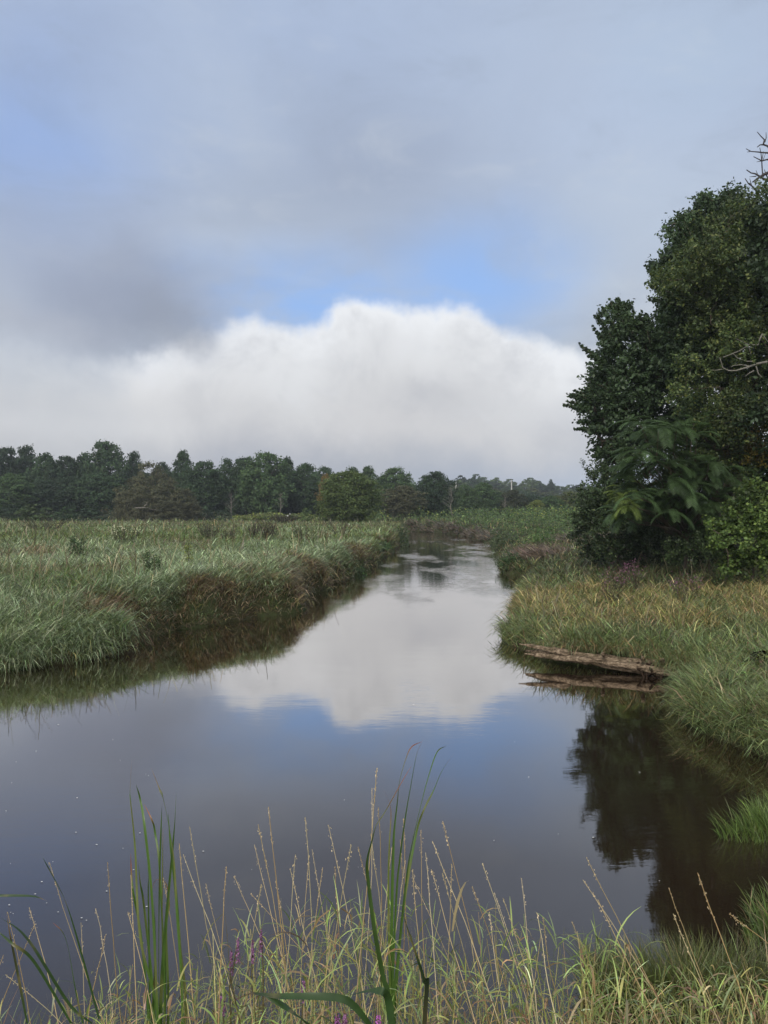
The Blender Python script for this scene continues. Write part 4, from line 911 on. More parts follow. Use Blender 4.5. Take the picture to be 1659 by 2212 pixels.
# ------------------------------------------------------------------ flowers and weeds in the meadows
def at_ground(xd, D): x = (xd-CX)/F*D; return np.array([x, D, gz(x, D)])
def weed(name, label, xd, D, h, w, n, cols, wts, leaf=.05, flowers=None, group=None, seed=0, stemcol=(.06,.05,.035), cat='weed', lean=.5):
    r = np.random.default_rng(200+seed); b = at_ground(xd, D); root = thing(name, tuple(b), label, cat, group)
    g = Geo(); P_ = []; ends = []
    for k in range(n):
        a = r.uniform(0, 6.28); hh = h*r.uniform(.65, 1.05); e = np.array([w*.5*r.uniform(.2, 1)*math.cos(a), w*.5*r.uniform(.2, 1)*math.sin(a), hh]); s_ = np.array([e[0]*.25, e[1]*.25, -.05])
        c = crooked(s_, e, 6, .04, r); tube(g, c, np.linspace(.010, .004, 6)*max(1, D/22), 3, stemcol); ends.append(e)
        for t in r.uniform(.25, 1, 26):
            i = min(4, int(t*5)); f = t*5-i; q = c[i]*(1-f)+c[i+1]*f; P_.append(q+r.normal(0, .07, 3)*np.array([1, 1, .5])*h)
    P_ = np.array(P_); col = np.array(cols)[r.choice(len(cols), len(P_), p=np.array(wts)/sum(wts))]*np.exp(r.normal(0, .25, (len(P_), 1)))
    V, Q, C = leaf_quads(P_, r.normal(0, .6, P_.shape)+np.array([0, -.2, .6]), leaf*r.uniform(.6, 1.4, len(P_)), col, .4)
    g.build('stem', M_LEAF, root); mesh_np('leaves', V, [Q], M_LEAF, root, C)
    if flowers is not None:
        fc, fn, fs = flowers; P = np.array(ends)[r.integers(0, len(ends), fn)]+r.normal(0, 1, (fn, 3))*np.array([.10, .10, .10])*h
        V, Q, C = leaf_quads(P, r.normal(0, .4, (fn, 3))+np.array([0, -.5, .6]), fs*r.uniform(.6, 1.3, fn), np.array(fc)[None]*r.uniform(.8, 1.2, (fn, 1)), .9); mesh_np('flowers', V, [Q], M_LEAF, root, C)
    return root
BRN = [(.065,.055,.045), (.085,.075,.06), (.05,.055,.04)]
weed('dry_weed', 'dark brown dried weed clump standing in the left meadow before the round tree', 578, 44, 1.35, 1.7, 34, BRN, [2, 2, 1], .09, group='dark dried weeds in the left meadow', seed=1)
weed('dry_weed', 'smaller dark dried weed left of the dark brown clump in the left meadow', 545, 46, 1.1, 1.1, 16, BRN, [2, 2, 1], .09, group='dark dried weeds in the left meadow', seed=2)
weed('dry_weed', 'grey green feathery weed clump in the middle of the left meadow', 450, 45, 1.2, 1.8, 26, [(.07,.08,.05), (.06,.06,.045)], [1, 1], .09, group='dark dried weeds in the left meadow', seed=3)
weed('dry_weed', 'loose grey weed between the feathery clump and the dark brown clump', 495, 40, 1.05, 1.5, 18, [(.07,.08,.05), (.075,.065,.05)], [1, 1], .08, group='dark dried weeds in the left meadow', seed=4)
weed('dry_weed', 'thin dark weeds near the river edge of the left meadow', 655, 42, 1.15, 1.6, 16, [(.05,.08,.04), (.075,.065,.05)], [1, 1], .08, group='dark dried weeds in the left meadow', seed=5)
weed('dry_weed', 'thin brown stems at the corner of the left bank before the bend', 735, 52, 1.2, 2.4, 14, BRN, [1, 1, 1], .08, group='dark dried weeds in the left meadow', seed=6)
weed('dry_weed', 'sparse tall weeds at the left edge of the meadow below the shrubs', 95, 60, 1.3, 4.5, 26, [(.08,.09,.055), (.075,.065,.05)], [1, 1], .10, group='dark dried weeds in the left meadow', seed=7)
weed('brush_pile', 'low dark brush in front of the goldenrod band left of the round tree', 614, 95, 1.3, 4.0, 40, BRN, [2, 1, 1], .16, seed=8, cat='brush', flowers=((.5,.5,.5), 6, .25))
weed('flowering_weed', 'airy weed dotted with small white flowers in the left meadow', 268, 38, 1.15, 2.2, 30, [(.08,.11,.05), (.10,.12,.06)], [1, 1], .06, flowers=((.62,.64,.45), 90, .055), seed=9, cat='flowering plant')
weed('leafy_weed', 'dark green leafy weed on the left side of the meadow', 168, 28, .95, .8, 12, [(.045,.085,.035)], [1], .11, seed=10, group=None)
weed('leafy_weed', 'yellow green leafy sprig above the middle of the left bank', 410, 23, .95, .35, 5, [(.19,.23,.06), (.12,.17,.05)], [2, 1], .09, seed=11)
weed('leafy_weed', 'small yellow green sprig near the river edge of the left bank', 627, 27, .8, .35, 5, [(.14,.19,.05)], [1], .08, seed=12)
weed('leafy_weed', 'deep green leafy clump on the left bank crest above the rusty grass', 330, 21.5, .75, .9, 12, [(.04,.08,.03), (.06,.11,.04)], [1, 1], .08, seed=13)
LV = (.34,.10,.36)
def loosestrife_far(xd, D, label, seed): weed('loosestrife', label, xd, D, .85, .9, 12, [(.08,.085,.045), (.09,.07,.05)], [1, 1], .05, flowers=((.17,.075,.13), 110, .035), group='purple loosestrife on the right bank', seed=seed, cat='flowering plant')
loosestrife_far(1338, 22.0, 'faded purple loosestrife at the left under the dark bush on the right bank', 21); loosestrife_far(1378, 21.5, 'brightest purple loosestrife clump on the right bank', 22)
loosestrife_far(1319, 19.6, 'small purple loosestrife nearest the water on the right bank', 23); loosestrife_far(1480, 18.2, 'dull purple loosestrife in the straw grass toward the right edge', 24)
# low leafy clumps and bare earth along the right shore
def leafy_clump(name, label, xd, D, rx, ry, h, n, cols, leaf, seed, cat='plant', group=None):
    r = np.random.default_rng(300+seed); b = at_ground(xd, D); b[2] = max(b[2], 0); root = thing(name, tuple(b), label, cat, group)
    d = r.normal(0, 1, (n, 3)); d[:, 2] = abs(d[:, 2]); d /= np.linalg.norm(d, axis=1, keepdims=True); rr = r.uniform(.55, 1.05, n)*(1+.15*np.sin(5*np.arctan2(d[:, 1], d[:, 0])))
    P = d*rr[:, None]*np.array([rx, ry, h]); col = np.array(cols)[r.integers(0, len(cols), n)]*np.exp(r.normal(0, .25, (n, 1)))
    V, Q, C = leaf_quads(P, d*.6+r.normal(0, .5, (n, 3))+np.array([0, 0, .4]), leaf*r.uniform(.6, 1.4, n), col, .6); mesh_np('leaves', V, [Q], M_LEAF, root, C)
    g = Geo()
    for k in range(8): tube(g, crooked((0, 0, -.05), P[k*7]*.8, 4, .06, r), np.linspace(.015, .006, 4), 4, (.06,.07,.03))
    g.build('stem', M_LEAF, root); return root
CG = [(.045,.085,.03), (.06,.11,.035), (.035,.065,.025)]
leafy_clump('leafy_clump', 'dark green leafy clump at the waterline of the small right hand point', 1104, 37.5, .75, .8, .75, 1500, CG, .085, 1)
leafy_clump('leafy_clump', 'bright green leafy clump behind the brown thatch on the right shore', 1170, 46, 1.0, 1.2, 1.2, 1300, [(.06,.12,.035), (.08,.14,.04)], .10, 2)
leafy_clump('leafy_clump', 'grey green leafy clump left of the bright green clump on the right shore', 1085, 58, 1.2, 1.4, 1.3, 1300, [(.06,.085,.04), (.05,.07,.035)], .12, 3)
leafy_clump('leafy_clump', 'dark leafy clump hanging at the far corner of the left bank', 862, 68, 1.1, 1.3, 1.9, 1300, [(.03,.055,.022), (.04,.07,.03)], .13, 4)
leafy_clump('leafy_clump', 'low green waterside clump under the left bank near the bend', 825, 50, .8, 1.6, .55, 900, CG, .10, 5)
leafy_clump('leafy_clump', 'small green waterside clump under the left bank in mid stretch', 772, 36.5, .6, 1.0, .45, 800, CG, .08, 6)
def thatch(name, label, pts, n, h, cols, w, ncol=3):
    x, y = np.array(pts).T; k = RNG.integers(0, len(pts), n); rx = RNG.normal(0, 1, n); ry = RNG.normal(0, 1, n)
    X = x[k]+rx*w; Y = y[k]+ry*w*1.3; m = river_sd(X, Y) > -.1; X, Y = X[m], Y[m]; nn = len(X); Z = np.maximum(ground(X, Y), 0)+RNG.uniform(0, .25, nn)*h
    V, Q, C = blades(np.stack([X, Y, Z], -1), RNG.uniform(.35, .9, nn)*h, RNG.normal(2.6, 1.0, nn), RNG.uniform(.7, 1.5, nn), RNG.uniform(.2, .9, nn), np.maximum(.012, .001*Y)*RNG.uniform(.6, 1.3, nn), palette(cols, np.ones(len(cols)), nn), 3)
    o = mesh_np(name, V, [Q], M_GRASS, col=C); return tag(o, label, 'grass', kind='stuff')
RB = [(.17,.12,.088), (.12,.088,.065), (.23,.175,.13), (.08,.06,.045)]
thatch('flattened_reeds', 'flattened reddish brown dead reeds on the right shore behind the small point', [(7.4,38.5),(8.2,39),(8.8,39.2),(7.9,40.5),(9.2,41),(8.8,44.5),(9.6,46)], 4200, .8, RB, .55)
thatch('flattened_reeds', 'brown flattened grass patch at the left foot of the right thicket', [(13.6,51),(14.6,52),(15.6,51),(12.6,50)], 2200, 1.0, [(.12,.10,.075), (.09,.075,.05), (.15,.12,.09)], .9)
thatch('bank_roots_mat', 'reddish brown eroded bank of roots and mud on the far side of the bend', [(a_, b_) for a_, b_ in zip(np.interp(np.linspace(0, 1, 22), [0, .25, .5, .75, 1], [4.6, 8.7, 10.3, 10.8, 10.7]), np.interp(np.linspace(0, 1, 22), [0, .25, .5, .75, 1], [124.6, 114.4, 100, 88, 78]))], 5200, 1.1, [(.12,.09,.07), (.085,.065,.05), (.17,.13,.10), (.07,.085,.04)], .5)
thatch('shaded_straw_mat', 'brown straw and mud with overhang shade in its colours under the left bank grass', [(-5.9+i*.26, 17.2+i*.47) for i in range(13)]+[(-2.9+i*.12, 24+i*1.0) for i in range(16)]+[(-7.6, 14.4), (-6.6, 15.2)], 4600, .45, [(.16,.11,.07), (.09,.065,.045), (.05,.038,.026), (.10,.11,.05)], .26)  # straw and mud; the darkest browns stand in for shade under the overhang

# ------------------------------------------------------------------ foam flecks drifting on the water
def foam():
    r = np.random.default_rng(4); g = Geo(); m, N = node_mat('foam'); finish(N, principled(N, (.7,.7,.68), .7, .3))
    n = 46; xd = np.where(r.random(n) < .75, r.uniform(0, 330, n), r.uniform(330, 1500, n)); yd = r.uniform(1480, 1990, n)
    for a, b in zip(xd, yd):
        D = CH*F/(b-CY); x = (a-CX)/F*D; s = r.uniform(.003, .009)*D/9; k = 6; th = np.linspace(0, 2*np.pi, k, endpoint=False)
        q = np.stack([x+s*1.6*np.cos(th)*r.uniform(.7, 1.2, k), D+s*np.sin(th)*r.uniform(.7, 1.2, k), np.full(k, .006)], -1)
        if river_sd([x], [D])[0] > -.2: continue
        g.add(q, [[0, 1, 2, 3], [0, 3, 4, 5]], (1, 1, 1))
    o = g.build('foam_flecks', m); tag(o, 'tiny white foam flecks drifting on the dark water at the left', 'foam', kind='stuff')
foam()

# ------------------------------------------------------------------ near bank: reed canary grass
def ytop(xd): return np.interp(xd, [-300, 0, 120, 220, 330, 500, 620, 800, 1000, 1200, 1330, 1450, 1659, 1900], [2230, 2190, 2150, 2060, 2010, 1960, 1925, 1900, 1915, 1960, 2010, 2050, 2060, 2080])
def near_grass():
    r = RNG; n = 1130; y = r.uniform(2.55, 4.05, n); x = r.uniform(-1, 1, n)*(.72*y+.7); xd = CX+x/y*F
    keep = r.random(n) < np.interp(xd, [-100, 150, 300, 500, 1659, 2100], [.25, .38, .75, 1, .95, .95]); x, y, xd = x[keep], y[keep], xd[keep]; n = len(x)
    z0 = ground(x, y); zt = CH-(ytop(xd)+38+np.abs(r.normal(0, 1, n))*105+(fbm(x, y, .5, 5)-.5)*160-CY)/F*y; H = np.clip(zt-z0, .25, 2.0)
    lean = np.where(r.random(n) < .15, r.normal(0, .45, n), r.normal(0, .12, n)); la = r.uniform(0, 6.28, n); yel = fbm(x, y, .5, 15); G_ = []
    culm = palette([(.36,.33,.13), (.32,.30,.11), (.52,.42,.21), (.20,.22,.08)], [2, 2, 3, 1], n)
    k = 5; t = np.linspace(0, 1, k)
    V, Q, C = blades(np.stack([x, y, z0-.03], -1), H, la, np.abs(lean), np.full(n, .12), np.full(n, .0042), culm, 4, tip=.4); parts = [(V, Q, C)]
    for j in range(9):
        f = r.uniform(.18, 1.0, n); m = (r.random(n) < .92) & (f > .1)
        px = x+np.sin(np.abs(lean))*np.cos(la)*H*f; py = y+np.sin(np.abs(lean))*np.sin(la)*H*f; pz = z0+np.cos(lean)*H*f*.985
        L = r.uniform(.09, .25, n)*np.clip(H, .6, 1.1); ph = r.uniform(0, 6.28, n)
        dead = r.random(n) < np.where(f < .6, .55, .15)
        c = palette([(.20,.27,.08), (.25,.32,.10), (.29,.36,.19), (.34,.34,.11), (.14,.20,.06)], [3, 2.5, 1.5, 1.5, 1.5], n)
        c = np.where(dead[:, None], palette([(.30,.20,.11), (.36,.28,.16), (.24,.14,.08)], [1, 1, .7], n), c)
        V, Q, C = blades(np.stack([px, py, pz], -1)[m], L[m], ph[m], r.uniform(.15, .9, n)[m], np.where(dead, r.uniform(1.2, 3.2, n), r.uniform(.4, 2.1, n))[m], (r.uniform(.004, .0095, n)*np.where(dead, 1.45, 1))[m], c[m], 5); parts.append((V, Q, C))
    vs, qs, cs = [], [], []; o = 0
    for V, Q, C in parts: vs.append(V); qs.append(Q+o); cs.append(C); o += len(V)
    ob = mesh_np('reed_grass', np.concatenate(vs), [np.concatenate(qs)], M_GRASS, col=np.concatenate(cs)); tag(ob, 'tangled green and straw reed grass on the near bank at the bottom of the view', 'grass', kind='stuff')
    # fine low thatch between the culms
    n = 17000; y = r.uniform(1.2, 4.1, n); x = r.uniform(-1, 1, n)*(.75*y+1.6); m = ground(x, y) > .02; x, y = x[m], y[m]; n = len(x)
    V, Q, C = blades(np.stack([x, y, ground(x, y)-.02], -1), r.uniform(.15, .55, n)*np.clip((y-.4)/2.2, .3, 1), r.uniform(0, 6.28, n), r.uniform(0, .8, n), r.uniform(.3, 2, n), r.uniform(.003, .007, n), palette([(.16,.20,.07), (.30,.22,.12), (.20,.24,.09), (.24,.15,.08)], [2, 1.5, 2, 1], n), 4)
    ob = mesh_np('undergrowth_grass', V, [Q], M_GRASS, col=C); tag(ob, 'fine low undergrowth between the reed stems of the near bank', 'grass', kind='stuff')
near_grass()

# tall dry seed stalks, each its own thing
z5 = lambda a, b: (a/2.0, b/2.0+1592.6)
z6 = lambda a, b: (a/2.0+829.5, b/2.0+1592.6)
STK = [(z5, s) for s in [(213,545,480,1238),(125,735,215,1238),(408,740,432,1000),(465,550,535,1200),(548,610,555,1200),(548,750,600,1150),(765,460,830,1000),(800,520,900,1000),(823,370,985,930),(880,630,1000,1050),(973,550,962,920),(1015,600,1120,850),
    (1098,465,1195,900),(1122,360,1185,860),(1162,300,1218,870),(1310,350,1282,900),(1277,490,1240,900),(1330,505,1322,900),(1350,490,1445,920),(1410,370,1500,900),(1515,465,1465,900),(1619,130,1548,900),(1610,225,1560,900),(1640,300,1595,900),(25,1025,225,1238),
    (475,850,440,1010),(30,750,85,1040),(1085,670,1300,900),(20,950,-60,1238),(1400,570,1390,900),(1600,400,1640,900),(1545,470,1690,1000),(1120,640,1080,950),(1190,620,1230,950),(1260,560,1330,950),(690,600,760,1150),(150,810,30,1150),(330,800,335,1100),(1440,560,1480,950)]] + \
    [(z6, s) for s in [(243,365,352,880),(218,455,335,820),(162,405,185,820),(302,550,272,900),(185,490,205,860),(60,440,110,900),(100,530,60,900),(140,560,155,850),(423,535,545,960),(380,650,472,960),(592,590,632,900),(515,700,562,900),(810,800,872,1010),
    (852,510,1125,1110),(856,605,1010,880),(915,700,1190,1210),(1352,577,1602,1238),(1230,652,1435,1150),(1246,755,1452,1200),(1498,750,1720,930),(655,762,692,950),(689,775,722,950),(450,768,482,950),(30,480,10,900),(80,360,40,900),(250,590,340,950),(480,675,590,1010),(197,565,300,900),(130,610,260,930)]]
SLAB = {(1619,130): 'tallest pale grass stalk, just left of the middle cattail leaves', (852,510): 'long pale stalk leaning left out of the reeds right of centre', (1352,577): 'tall straw stalk leaning left over the dark tree reflection, highest at the right',
    (213,545): 'stalk leaning left beside the dark cattail leaf at the left', (1498,750): 'stalk slanting in from the right edge above the water grass', (125,735): 'thin straight stalk nearest the left edge', (465,550): 'tall lone stalk with a hooked tip left of the left cattail',
    (1162,300): 'tallest stalk of the group between the two cattails', (823,370): 'long stalk leaning left just right of the left cattail', (243,365): 'highest stalk right of the middle cattail', (423,535): 'slender bowed stalk standing alone over open water right of centre',
    (592,590): 'upright stalk with a small cross spikelet right of the bowed slender one', (25,1025): 'low stalk leaning far left near the bottom left corner', (1085,670): 'stalk with drooping seed head arching left among the middle stalks', (1230,652): 'stalk just left of the highest one over the tree reflection'}
def stalks():
    r = np.random.default_rng(21); scol = [(.60,.47,.25), (.66,.56,.36), (.50,.36,.17), (.55,.48,.28)]
    for i, (cv, (tx, ty, bx, by)) in enumerate(STK):
        T = cv(tx, ty); B = cv(bx, by); D = r.uniform(2.6, 3.7); Dt = D+r.uniform(-.05, .25)
        t_ = at(*T, Dt); b_ = at(*B, D); d = b_-t_; z0 = gz(b_[0], b_[1]); k = (z0-.03-b_[2])/d[2] if d[2] < 0 else 0; base = b_+d*max(0, min(k, 2.5))
        L = np.linalg.norm(t_-base); s = np.linspace(0, 1, 12)[:, None]; side = np.array([r.normal(0, .03), r.normal(0, .02), 0])*L
        pts = base+(t_-base)*s+side*np.sin(np.pi*s)*.8+np.cumsum(r.normal(0, .002, (12, 3)), 0)
        root = thing('grass_stalk', tuple(base), SLAB.get((tx, ty), 'tall pale dry grass stalk with a narrow seed head rising from the near bank'), 'grass stalk', 'tall dry grass stalks of the near bank')
        c = np.array(scol[r.integers(4)])*r.uniform(.8, 1.1); g = Geo(); tube(g, pts-base, np.linspace(.0026, .0010, 12)*1.1, 4, c); g.build('stem', M_GRASS, root)
        hl = r.uniform(.10, .2)/L; n = int(r.uniform(16, 40)); tt = 1-hl*r.random(n)**1.1; f = tt*11; ii = np.minimum(f.astype(int), 10); q = pts[ii]+(pts[ii+1]-pts[ii])*(f-ii)[:, None]-base
        dirv = (t_-pts[8]); dirv /= np.linalg.norm(dirv); wid = r.uniform(.001, .0045)*np.sin(np.pi*np.clip((1-tt)/hl, .02, 1)**.8)+.0012
        q = q+r.normal(0, 1, (n, 3))*wid[:, None]
        # spikelets: slim diamonds along the axis
        a = r.normal(0, .35, (n, 3))+dirv; a /= np.linalg.norm(a, axis=1, keepdims=True); b = np.cross(a, r.normal(0, 1, (n, 3))); b /= np.linalg.norm(b, axis=1, keepdims=True); ln = r.uniform(.005, .010, n)[:, None]; wd = .0017
        V = np.stack([q-a*ln*.5, q+b*wd, q+a*ln*.5, q-b*wd], 1).reshape(-1, 3)
        mesh_np('seed_head', V, [np.arange(n*4).reshape(n, 4)], M_GRASS, root, np.repeat((np.array((.62,.50,.32))*np.exp(r.normal(0, .2, (n, 1)))), 4, 0))
stalks()

# ------------------------------------------------------------------ cattail leaves
def smooth_path(P, n=40):
    P = np.asarray(P, float); m = len(P); out = []
    Pp = np.vstack([2*P[0]-P[1], P, 2*P[-1]-P[-2]])
    for i in range(m-1):
        p0, p1, p2, p3 = Pp[i:i+4]; 
        for t in np.linspace(0, 1, max(3, n//(m-1)), endpoint=False): out.append(.5*((2*p1)+(-p0+p2)*t+(2*p0-5*p1+4*p2-p3)*t*t+(-p0+3*p1-3*p2+p3)*t**3))
    out.append(P[-1]); return np.array(out)
def strap(root, name, pts, width, c0, c1, tipcol, seed, tw=2.0, tiplen=.1):
    """a cattail leaf: ribbon with a shallow V section that slowly twists; points run from base to tip"""
    r = np.random.default_rng(seed); P = smooth_path(pts, 48); n = len(P); T = np.gradient(P, axis=0); T /= np.linalg.norm(T, axis=1, keepdims=True)
    s = np.linspace(0, 1, n); ph = r.uniform(-.5, .5)+tw*s*r.choice([-1, 1]); X = np.cross(T, (0, 1.0, 0)); X /= np.linalg.norm(X, axis=1, keepdims=True)+1e-9; Y = np.cross(T, X)
    W = X*np.cos(ph)[:, None]+Y*np.sin(ph)[:, None]; U = np.cross(W, T)
    w = width*.5*np.interp(s, [0, .15, .6, .85, 1], [.8, 1, .95, .6, .04]); V = np.stack([P-W*w[:, None], P+U*(w*.28)[:, None], P+W*w[:, None]], 1)-np.array(root.location)
    i = np.arange(n*3).reshape(n, 3); Q = np.concatenate([np.stack([i[:-1, k], i[:-1, k+1], i[1:, k+1], i[1:, k]], -1) for k in (0, 1)])
    c = np.array(c0)+(np.array(c1)-np.array(c0))*s[:, None]; k = sstep(s+r.normal(0, .01, n), 1-tiplen*1.6, 1-tiplen*.4)[:, None]; c = c*(1-k)+np.array(tipcol)*k; bl = sstep(vnoise(s*9, np.zeros(n)+seed, 1.0, seed % 50), .66, .85)[:, None]*.45; c = c*(1-bl)+np.array((.22,.17,.08))*bl
    mesh_np(name, V.reshape(-1, 3), [Q], M_GRASS, root, np.repeat(c*np.exp(r.normal(0, .06, (n, 1))), 3, 0), True)
CGN = (.075,.15,.03); CGT = (.10,.19,.04); RED = (.26,.09,.05); CTAN = (.38,.24,.12); CDK = (.03,.065,.018)
za = lambda a, b: (a/3.573+232, b/3.573+1592.6)
zb = lambda a, b: (a/3.39+763, b/3.39+1559)
zc = lambda a, b: (a/4.167+464.5, b/4.167+1924.4)
def cattail(label, conv, leaves, D, seed, spread=.12):
    r = np.random.default_rng(seed); q = conv(*leaves[0][1][0]); b = at(q[0], 2212, D); b[2] = gz(b[0], b[1]); root = thing('cattail_plant', tuple(b), label, 'cattail')
    for i, (w, pts, c0, c1, tc, tl) in enumerate(leaves):
        dd = r.uniform(-.08, .08); n = len(pts); P = [at(*conv(*p), D+dd+r.uniform(-1, 1)*spread*k/n) for k, p in enumerate(pts)]
        if P[0][2] > b[2]+.05 and pts[0][1] > 1900:                          # carry the leaf down to the ground
            P = [b+np.array([(P[0][0]-b[0])*.35, r.uniform(-.03, .03), 0])]+P
        strap(root, 'leaf', P, w, c0, c1, tc, seed*31+i, r.uniform(.8, 2.6), tl)
    return root
L_ = [(.011, [(400,2212),(255,1540),(216,860),(180,490),(176,400),(190,175)], CGN, CGT, CTAN, .14),
    (.010, [(390,2212),(350,1300),(290,700),(255,480),(222,365)], CGN, CGT, CGN, .05),
    (.013, [(580,2212),(535,1300),(515,950),(478,700),(430,470),(400,390),(340,240)], CGN, CGT, CTAN, .16),
    (.013, [(395,2212),(400,1400),(408,950),(422,530)], CGN, CGT, CDK, .04), (.015, [(410,2212),(440,1600),(505,860),(525,600),(533,425)], CGN, CGT, CGN, .05),
    (.010, [(425,2212),(425,1400),(430,700)], (.16,.20,.07), (.20,.22,.09), CTAN, .06)]
cattail('left cattail in the near bank group, tallest with tan leaf tips', za, L_, 3.1, 1)
L_ = [(.009, [(320,2212),(262,1540),(200,1190),(186,1030),(182,890)], CGN, CGN, RED, .25), (.010, [(370,2212),(290,1350),(255,1120),(240,960)], CGN, CGT, CGN, .05), (.011, [(330,2212),(318,1240),(318,1080),(306,800)], CGN, CGT, CGT, .05),
    (.009, [(440,2212),(410,1100),(370,740),(345,640),(285,515)], CGN, CGT, RED, .22), (.010, [(470,2212),(455,1500),(478,1290),(455,1130),(405,1100),(370,1110),(340,1200),(316,1340)], CGN, (.16,.10,.05), RED, .5),
    (.012, [(600,2212),(560,1600),(528,1180),(490,850),(470,570)], CGN, CGT, CDK, .04), (.010, [(350,2212),(372,1700),(365,1250)], CDK, CGN, CGN, .04), (.010, [(440,2212),(450,1700),(470,1250)], CDK, CGN, CGN, .04)]
cattail('cattail at the left with shorter leaves, one folded over brown', za, L_, 3.2, 2)
L_ = [(.012, [(280,2212),(315,1300),(342,1000),(382,700),(420,480),(465,240),(515,128)], CGN, CGT, RED, .12), (.013, [(275,2212),(285,1300),(292,1000),(300,800),(322,600),(340,440),(390,260),(430,183),(500,148)], CGN, CGT, RED, .22),
    (.010, [(272,2212),(262,1600),(258,1200),(265,900),(275,640),(220,495)], CGN, (.16,.17,.04), RED, .2), (.014, [(285,2212),(330,1700),(390,1150),(430,900),(500,600),(540,440),(610,230),(680,178)], CGN, CGT, CDK, .08),
    (.011, [(300,2212),(352,1500),(412,1080),(470,780),(520,640),(590,500),(650,360),(740,230)], CGN, CGT, RED, .07)]
cattail('tall cattail in the middle of the near bank with leaves fanning right', zb, L_, 3.0, 3)
L_ = [(.016, [(275,2250),(215,1850),(155,1520),(108,1150),(102,1020),(138,870),(170,760),(240,650),(340,470),(425,325)], CDK, (.09,.16,.03), RED, .16), (.013, [(530,2080),(520,1900),(440,1640),(372,1430),(350,1300)], (.01,.012,.008), CDK, CGN, .05)]
cattail('broad dark cattail leaf in front of the middle cattail, tip turned red', zb, L_, 2.2, 4, .05)
L_ = [(.017, [(1420,1240),(1260,1040),(1130,965),(900,945),(600,945),(430,930),(300,925),(150,1000)], CDK, CDK, RED, .16), (.018, [(900,1240),(750,1130),(600,1020),(430,930)], CDK, CDK, CDK, .03), (.018, [(1595,1240),(1560,980),(1510,905),(1400,895),(1190,940)], CDK, CDK, CDK, .03)]
fr = cattail('closest dark green cattail leaves folded over at the bottom of the view', zc, L_, 1.75, 5, .04)
L_ = [(.009, [(430,1215),(330,850),(280,700),(230,600),(185,518)], CDK, CDK, CGN, .04), (.011, [(310,1235),(150,970),(60,895),(-10,835)], CDK, CDK, CDK, .03), (.010, [(400,1235),(300,1150),(120,870),(0,775)], CDK, CDK, CDK, .03), (.008, [(120,1235),(75,1000),(45,850),(28,748)], CDK, (.12,.09,.05), CTAN, .3),
    (.008, [(360,1235),(330,1100),(285,870),(230,798)], CDK, CGN, RED, .2), (.008, [(-60,690),(0,684),(140,686),(205,706)], CDK, CDK, CTAN, .15)]
cattail('dark cattail leaves arching in from the left edge of the near bank', z5, L_, 2.6, 6, .06)
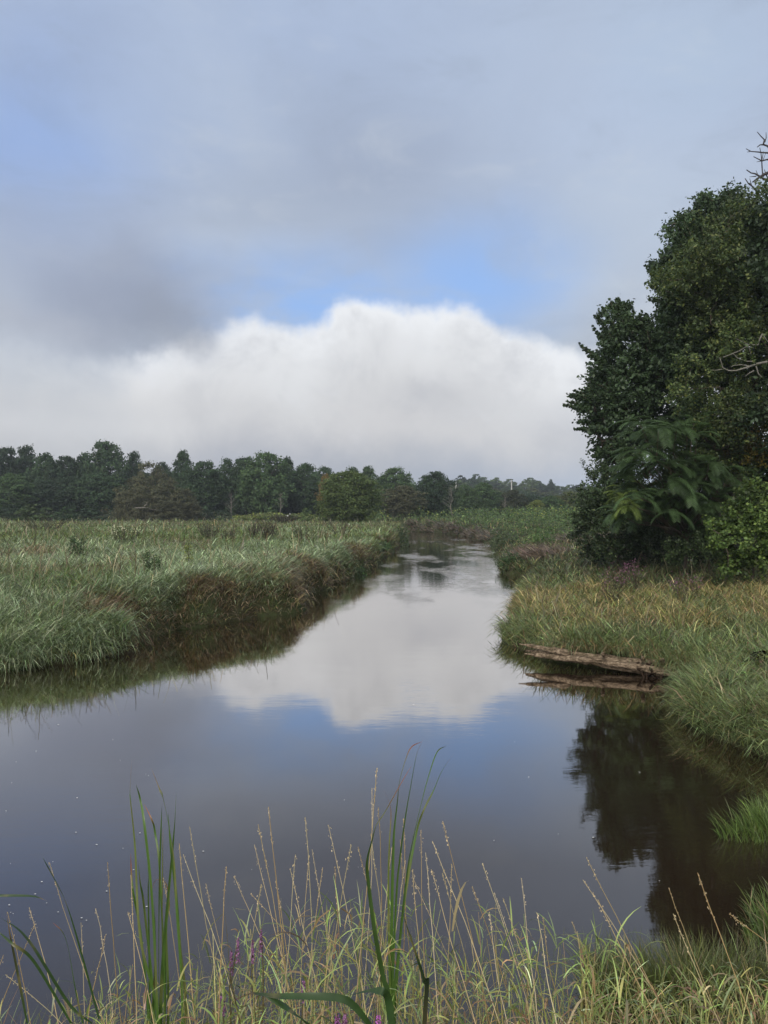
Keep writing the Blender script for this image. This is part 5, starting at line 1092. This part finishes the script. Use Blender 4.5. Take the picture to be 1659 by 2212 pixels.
def near_loosestrife(cv, a, b, D, ln, w, label, seed, bright=1.0):
    r = np.random.default_rng(seed); top = at(*cv(a, b), D); x, y = top[0]+r.normal(0, .03), D+r.uniform(0, .1); base = np.array([x, y, gz(x, y)]); root = thing('loosestrife', tuple(base), label, 'flowering plant', 'purple loosestrife in the near reeds')
    P = crooked(base, top, 7, .01, r)-base; g = Geo(); tube(g, P, np.linspace(.004, .002, 7), 4, (.14,.12,.06)); g.build('stem', M_GRASS, root)
    n = 120; t = r.random(n); q = (top-base)-np.array([0, 0, 1])*(ln*t)[:, None]; aa = r.uniform(0, 6.28, n); rad_ = w*(.35+.65*t)*r.uniform(.6, 1, n); q = q+np.stack([np.cos(aa)*rad_, np.sin(aa)*rad_, r.normal(0, .003, n)], -1)
    V, Q, C = leaf_quads(q, np.stack([np.cos(aa), np.sin(aa), np.full(n, .5)], -1)+r.normal(0, .4, (n, 3)), r.uniform(.006, .011, n), (np.array((.30,.13,.29))*(.35+.65*bright) if bright < 1 else np.array(LV)*bright)*np.exp(r.normal(0, .25, (n, 1))), .7); mesh_np('flower_spike', V, [Q], M_GRASS, root, C)
    n = 14; f = r.uniform(.35, .9, n); q = (top-base)*f[:, None]-np.array([0, 0, ln*.6]); V, Q, C = blades(q, r.uniform(.04, .07, n), r.uniform(0, 6.28, n), np.full(n, 1.0), np.full(n, .5), np.full(n, .010), palette([(.16,.19,.07)], [1], n), 3); mesh_np('leaves', V, [Q], M_GRASS, root, C)
for i, (cv, a, b, ln, w, lb, br_) in enumerate([(z5,1028,868,.09,.011,'pale purple loosestrife spike standing alone left of the middle reeds',.75), (z5,1000,925,.08,.010,'loosestrife spike just left of and below the one standing alone',.7), (z5,1128,830,.09,.009,'slim faded loosestrife spike highest among the reeds',.5),
    (z5,1092,880,.08,.009,'faded loosestrife spike between the two tallest ones',.5), (z5,1312,1055,.07,.013,'loosestrife head half hidden above the folded leaf',.8), (z5,960,1115,.07,.02,'broad dull purple loosestrife head by the red tip of the folded leaf',.7),
    (zc,1100,1110,.07,.02,'bright purple loosestrife head at the bottom edge under the folded leaf',1.2), (zc,1170,1100,.06,.016,'dusty purple loosestrife head beside the bright one at the bottom edge',.7), (zc,1470,1120,.08,.02,'vivid magenta loosestrife head at the bottom beside the thick dark leaf',1.5)]):
    near_loosestrife(cv, a, b, 2.75, ln, w, lb, 50+i, br_)

# ------------------------------------------------------------------ morning haze over the plain
def haze():
    x0, x1, y0, y1, z0, z1 = -420, 420, -40, 560, -2.0, 48
    V = [(x, y, z) for z in (z0, z1) for y in (y0, y1) for x in (x0, x1)]
    Q = np.array([[0, 2, 3, 1], [4, 5, 7, 6], [0, 1, 5, 4], [2, 6, 7, 3], [0, 4, 6, 2], [1, 3, 7, 5]])
    m = bpy.data.materials.new('air'); m.use_nodes = True; N = NT(m.node_tree); out = N.new('ShaderNodeOutputMaterial')
    v = N.new('ShaderNodeVolumePrincipled'); v.inputs['Color'].default_value = (.80, .87, .97, 1); v.inputs['Density'].default_value = .00042; v.inputs['Anisotropy'].default_value = .2
    N.l.new(v.outputs[0], out.inputs['Volume']); o = mesh_np('haze', V, [Q], m); tag(o, kind='stuff')
haze()
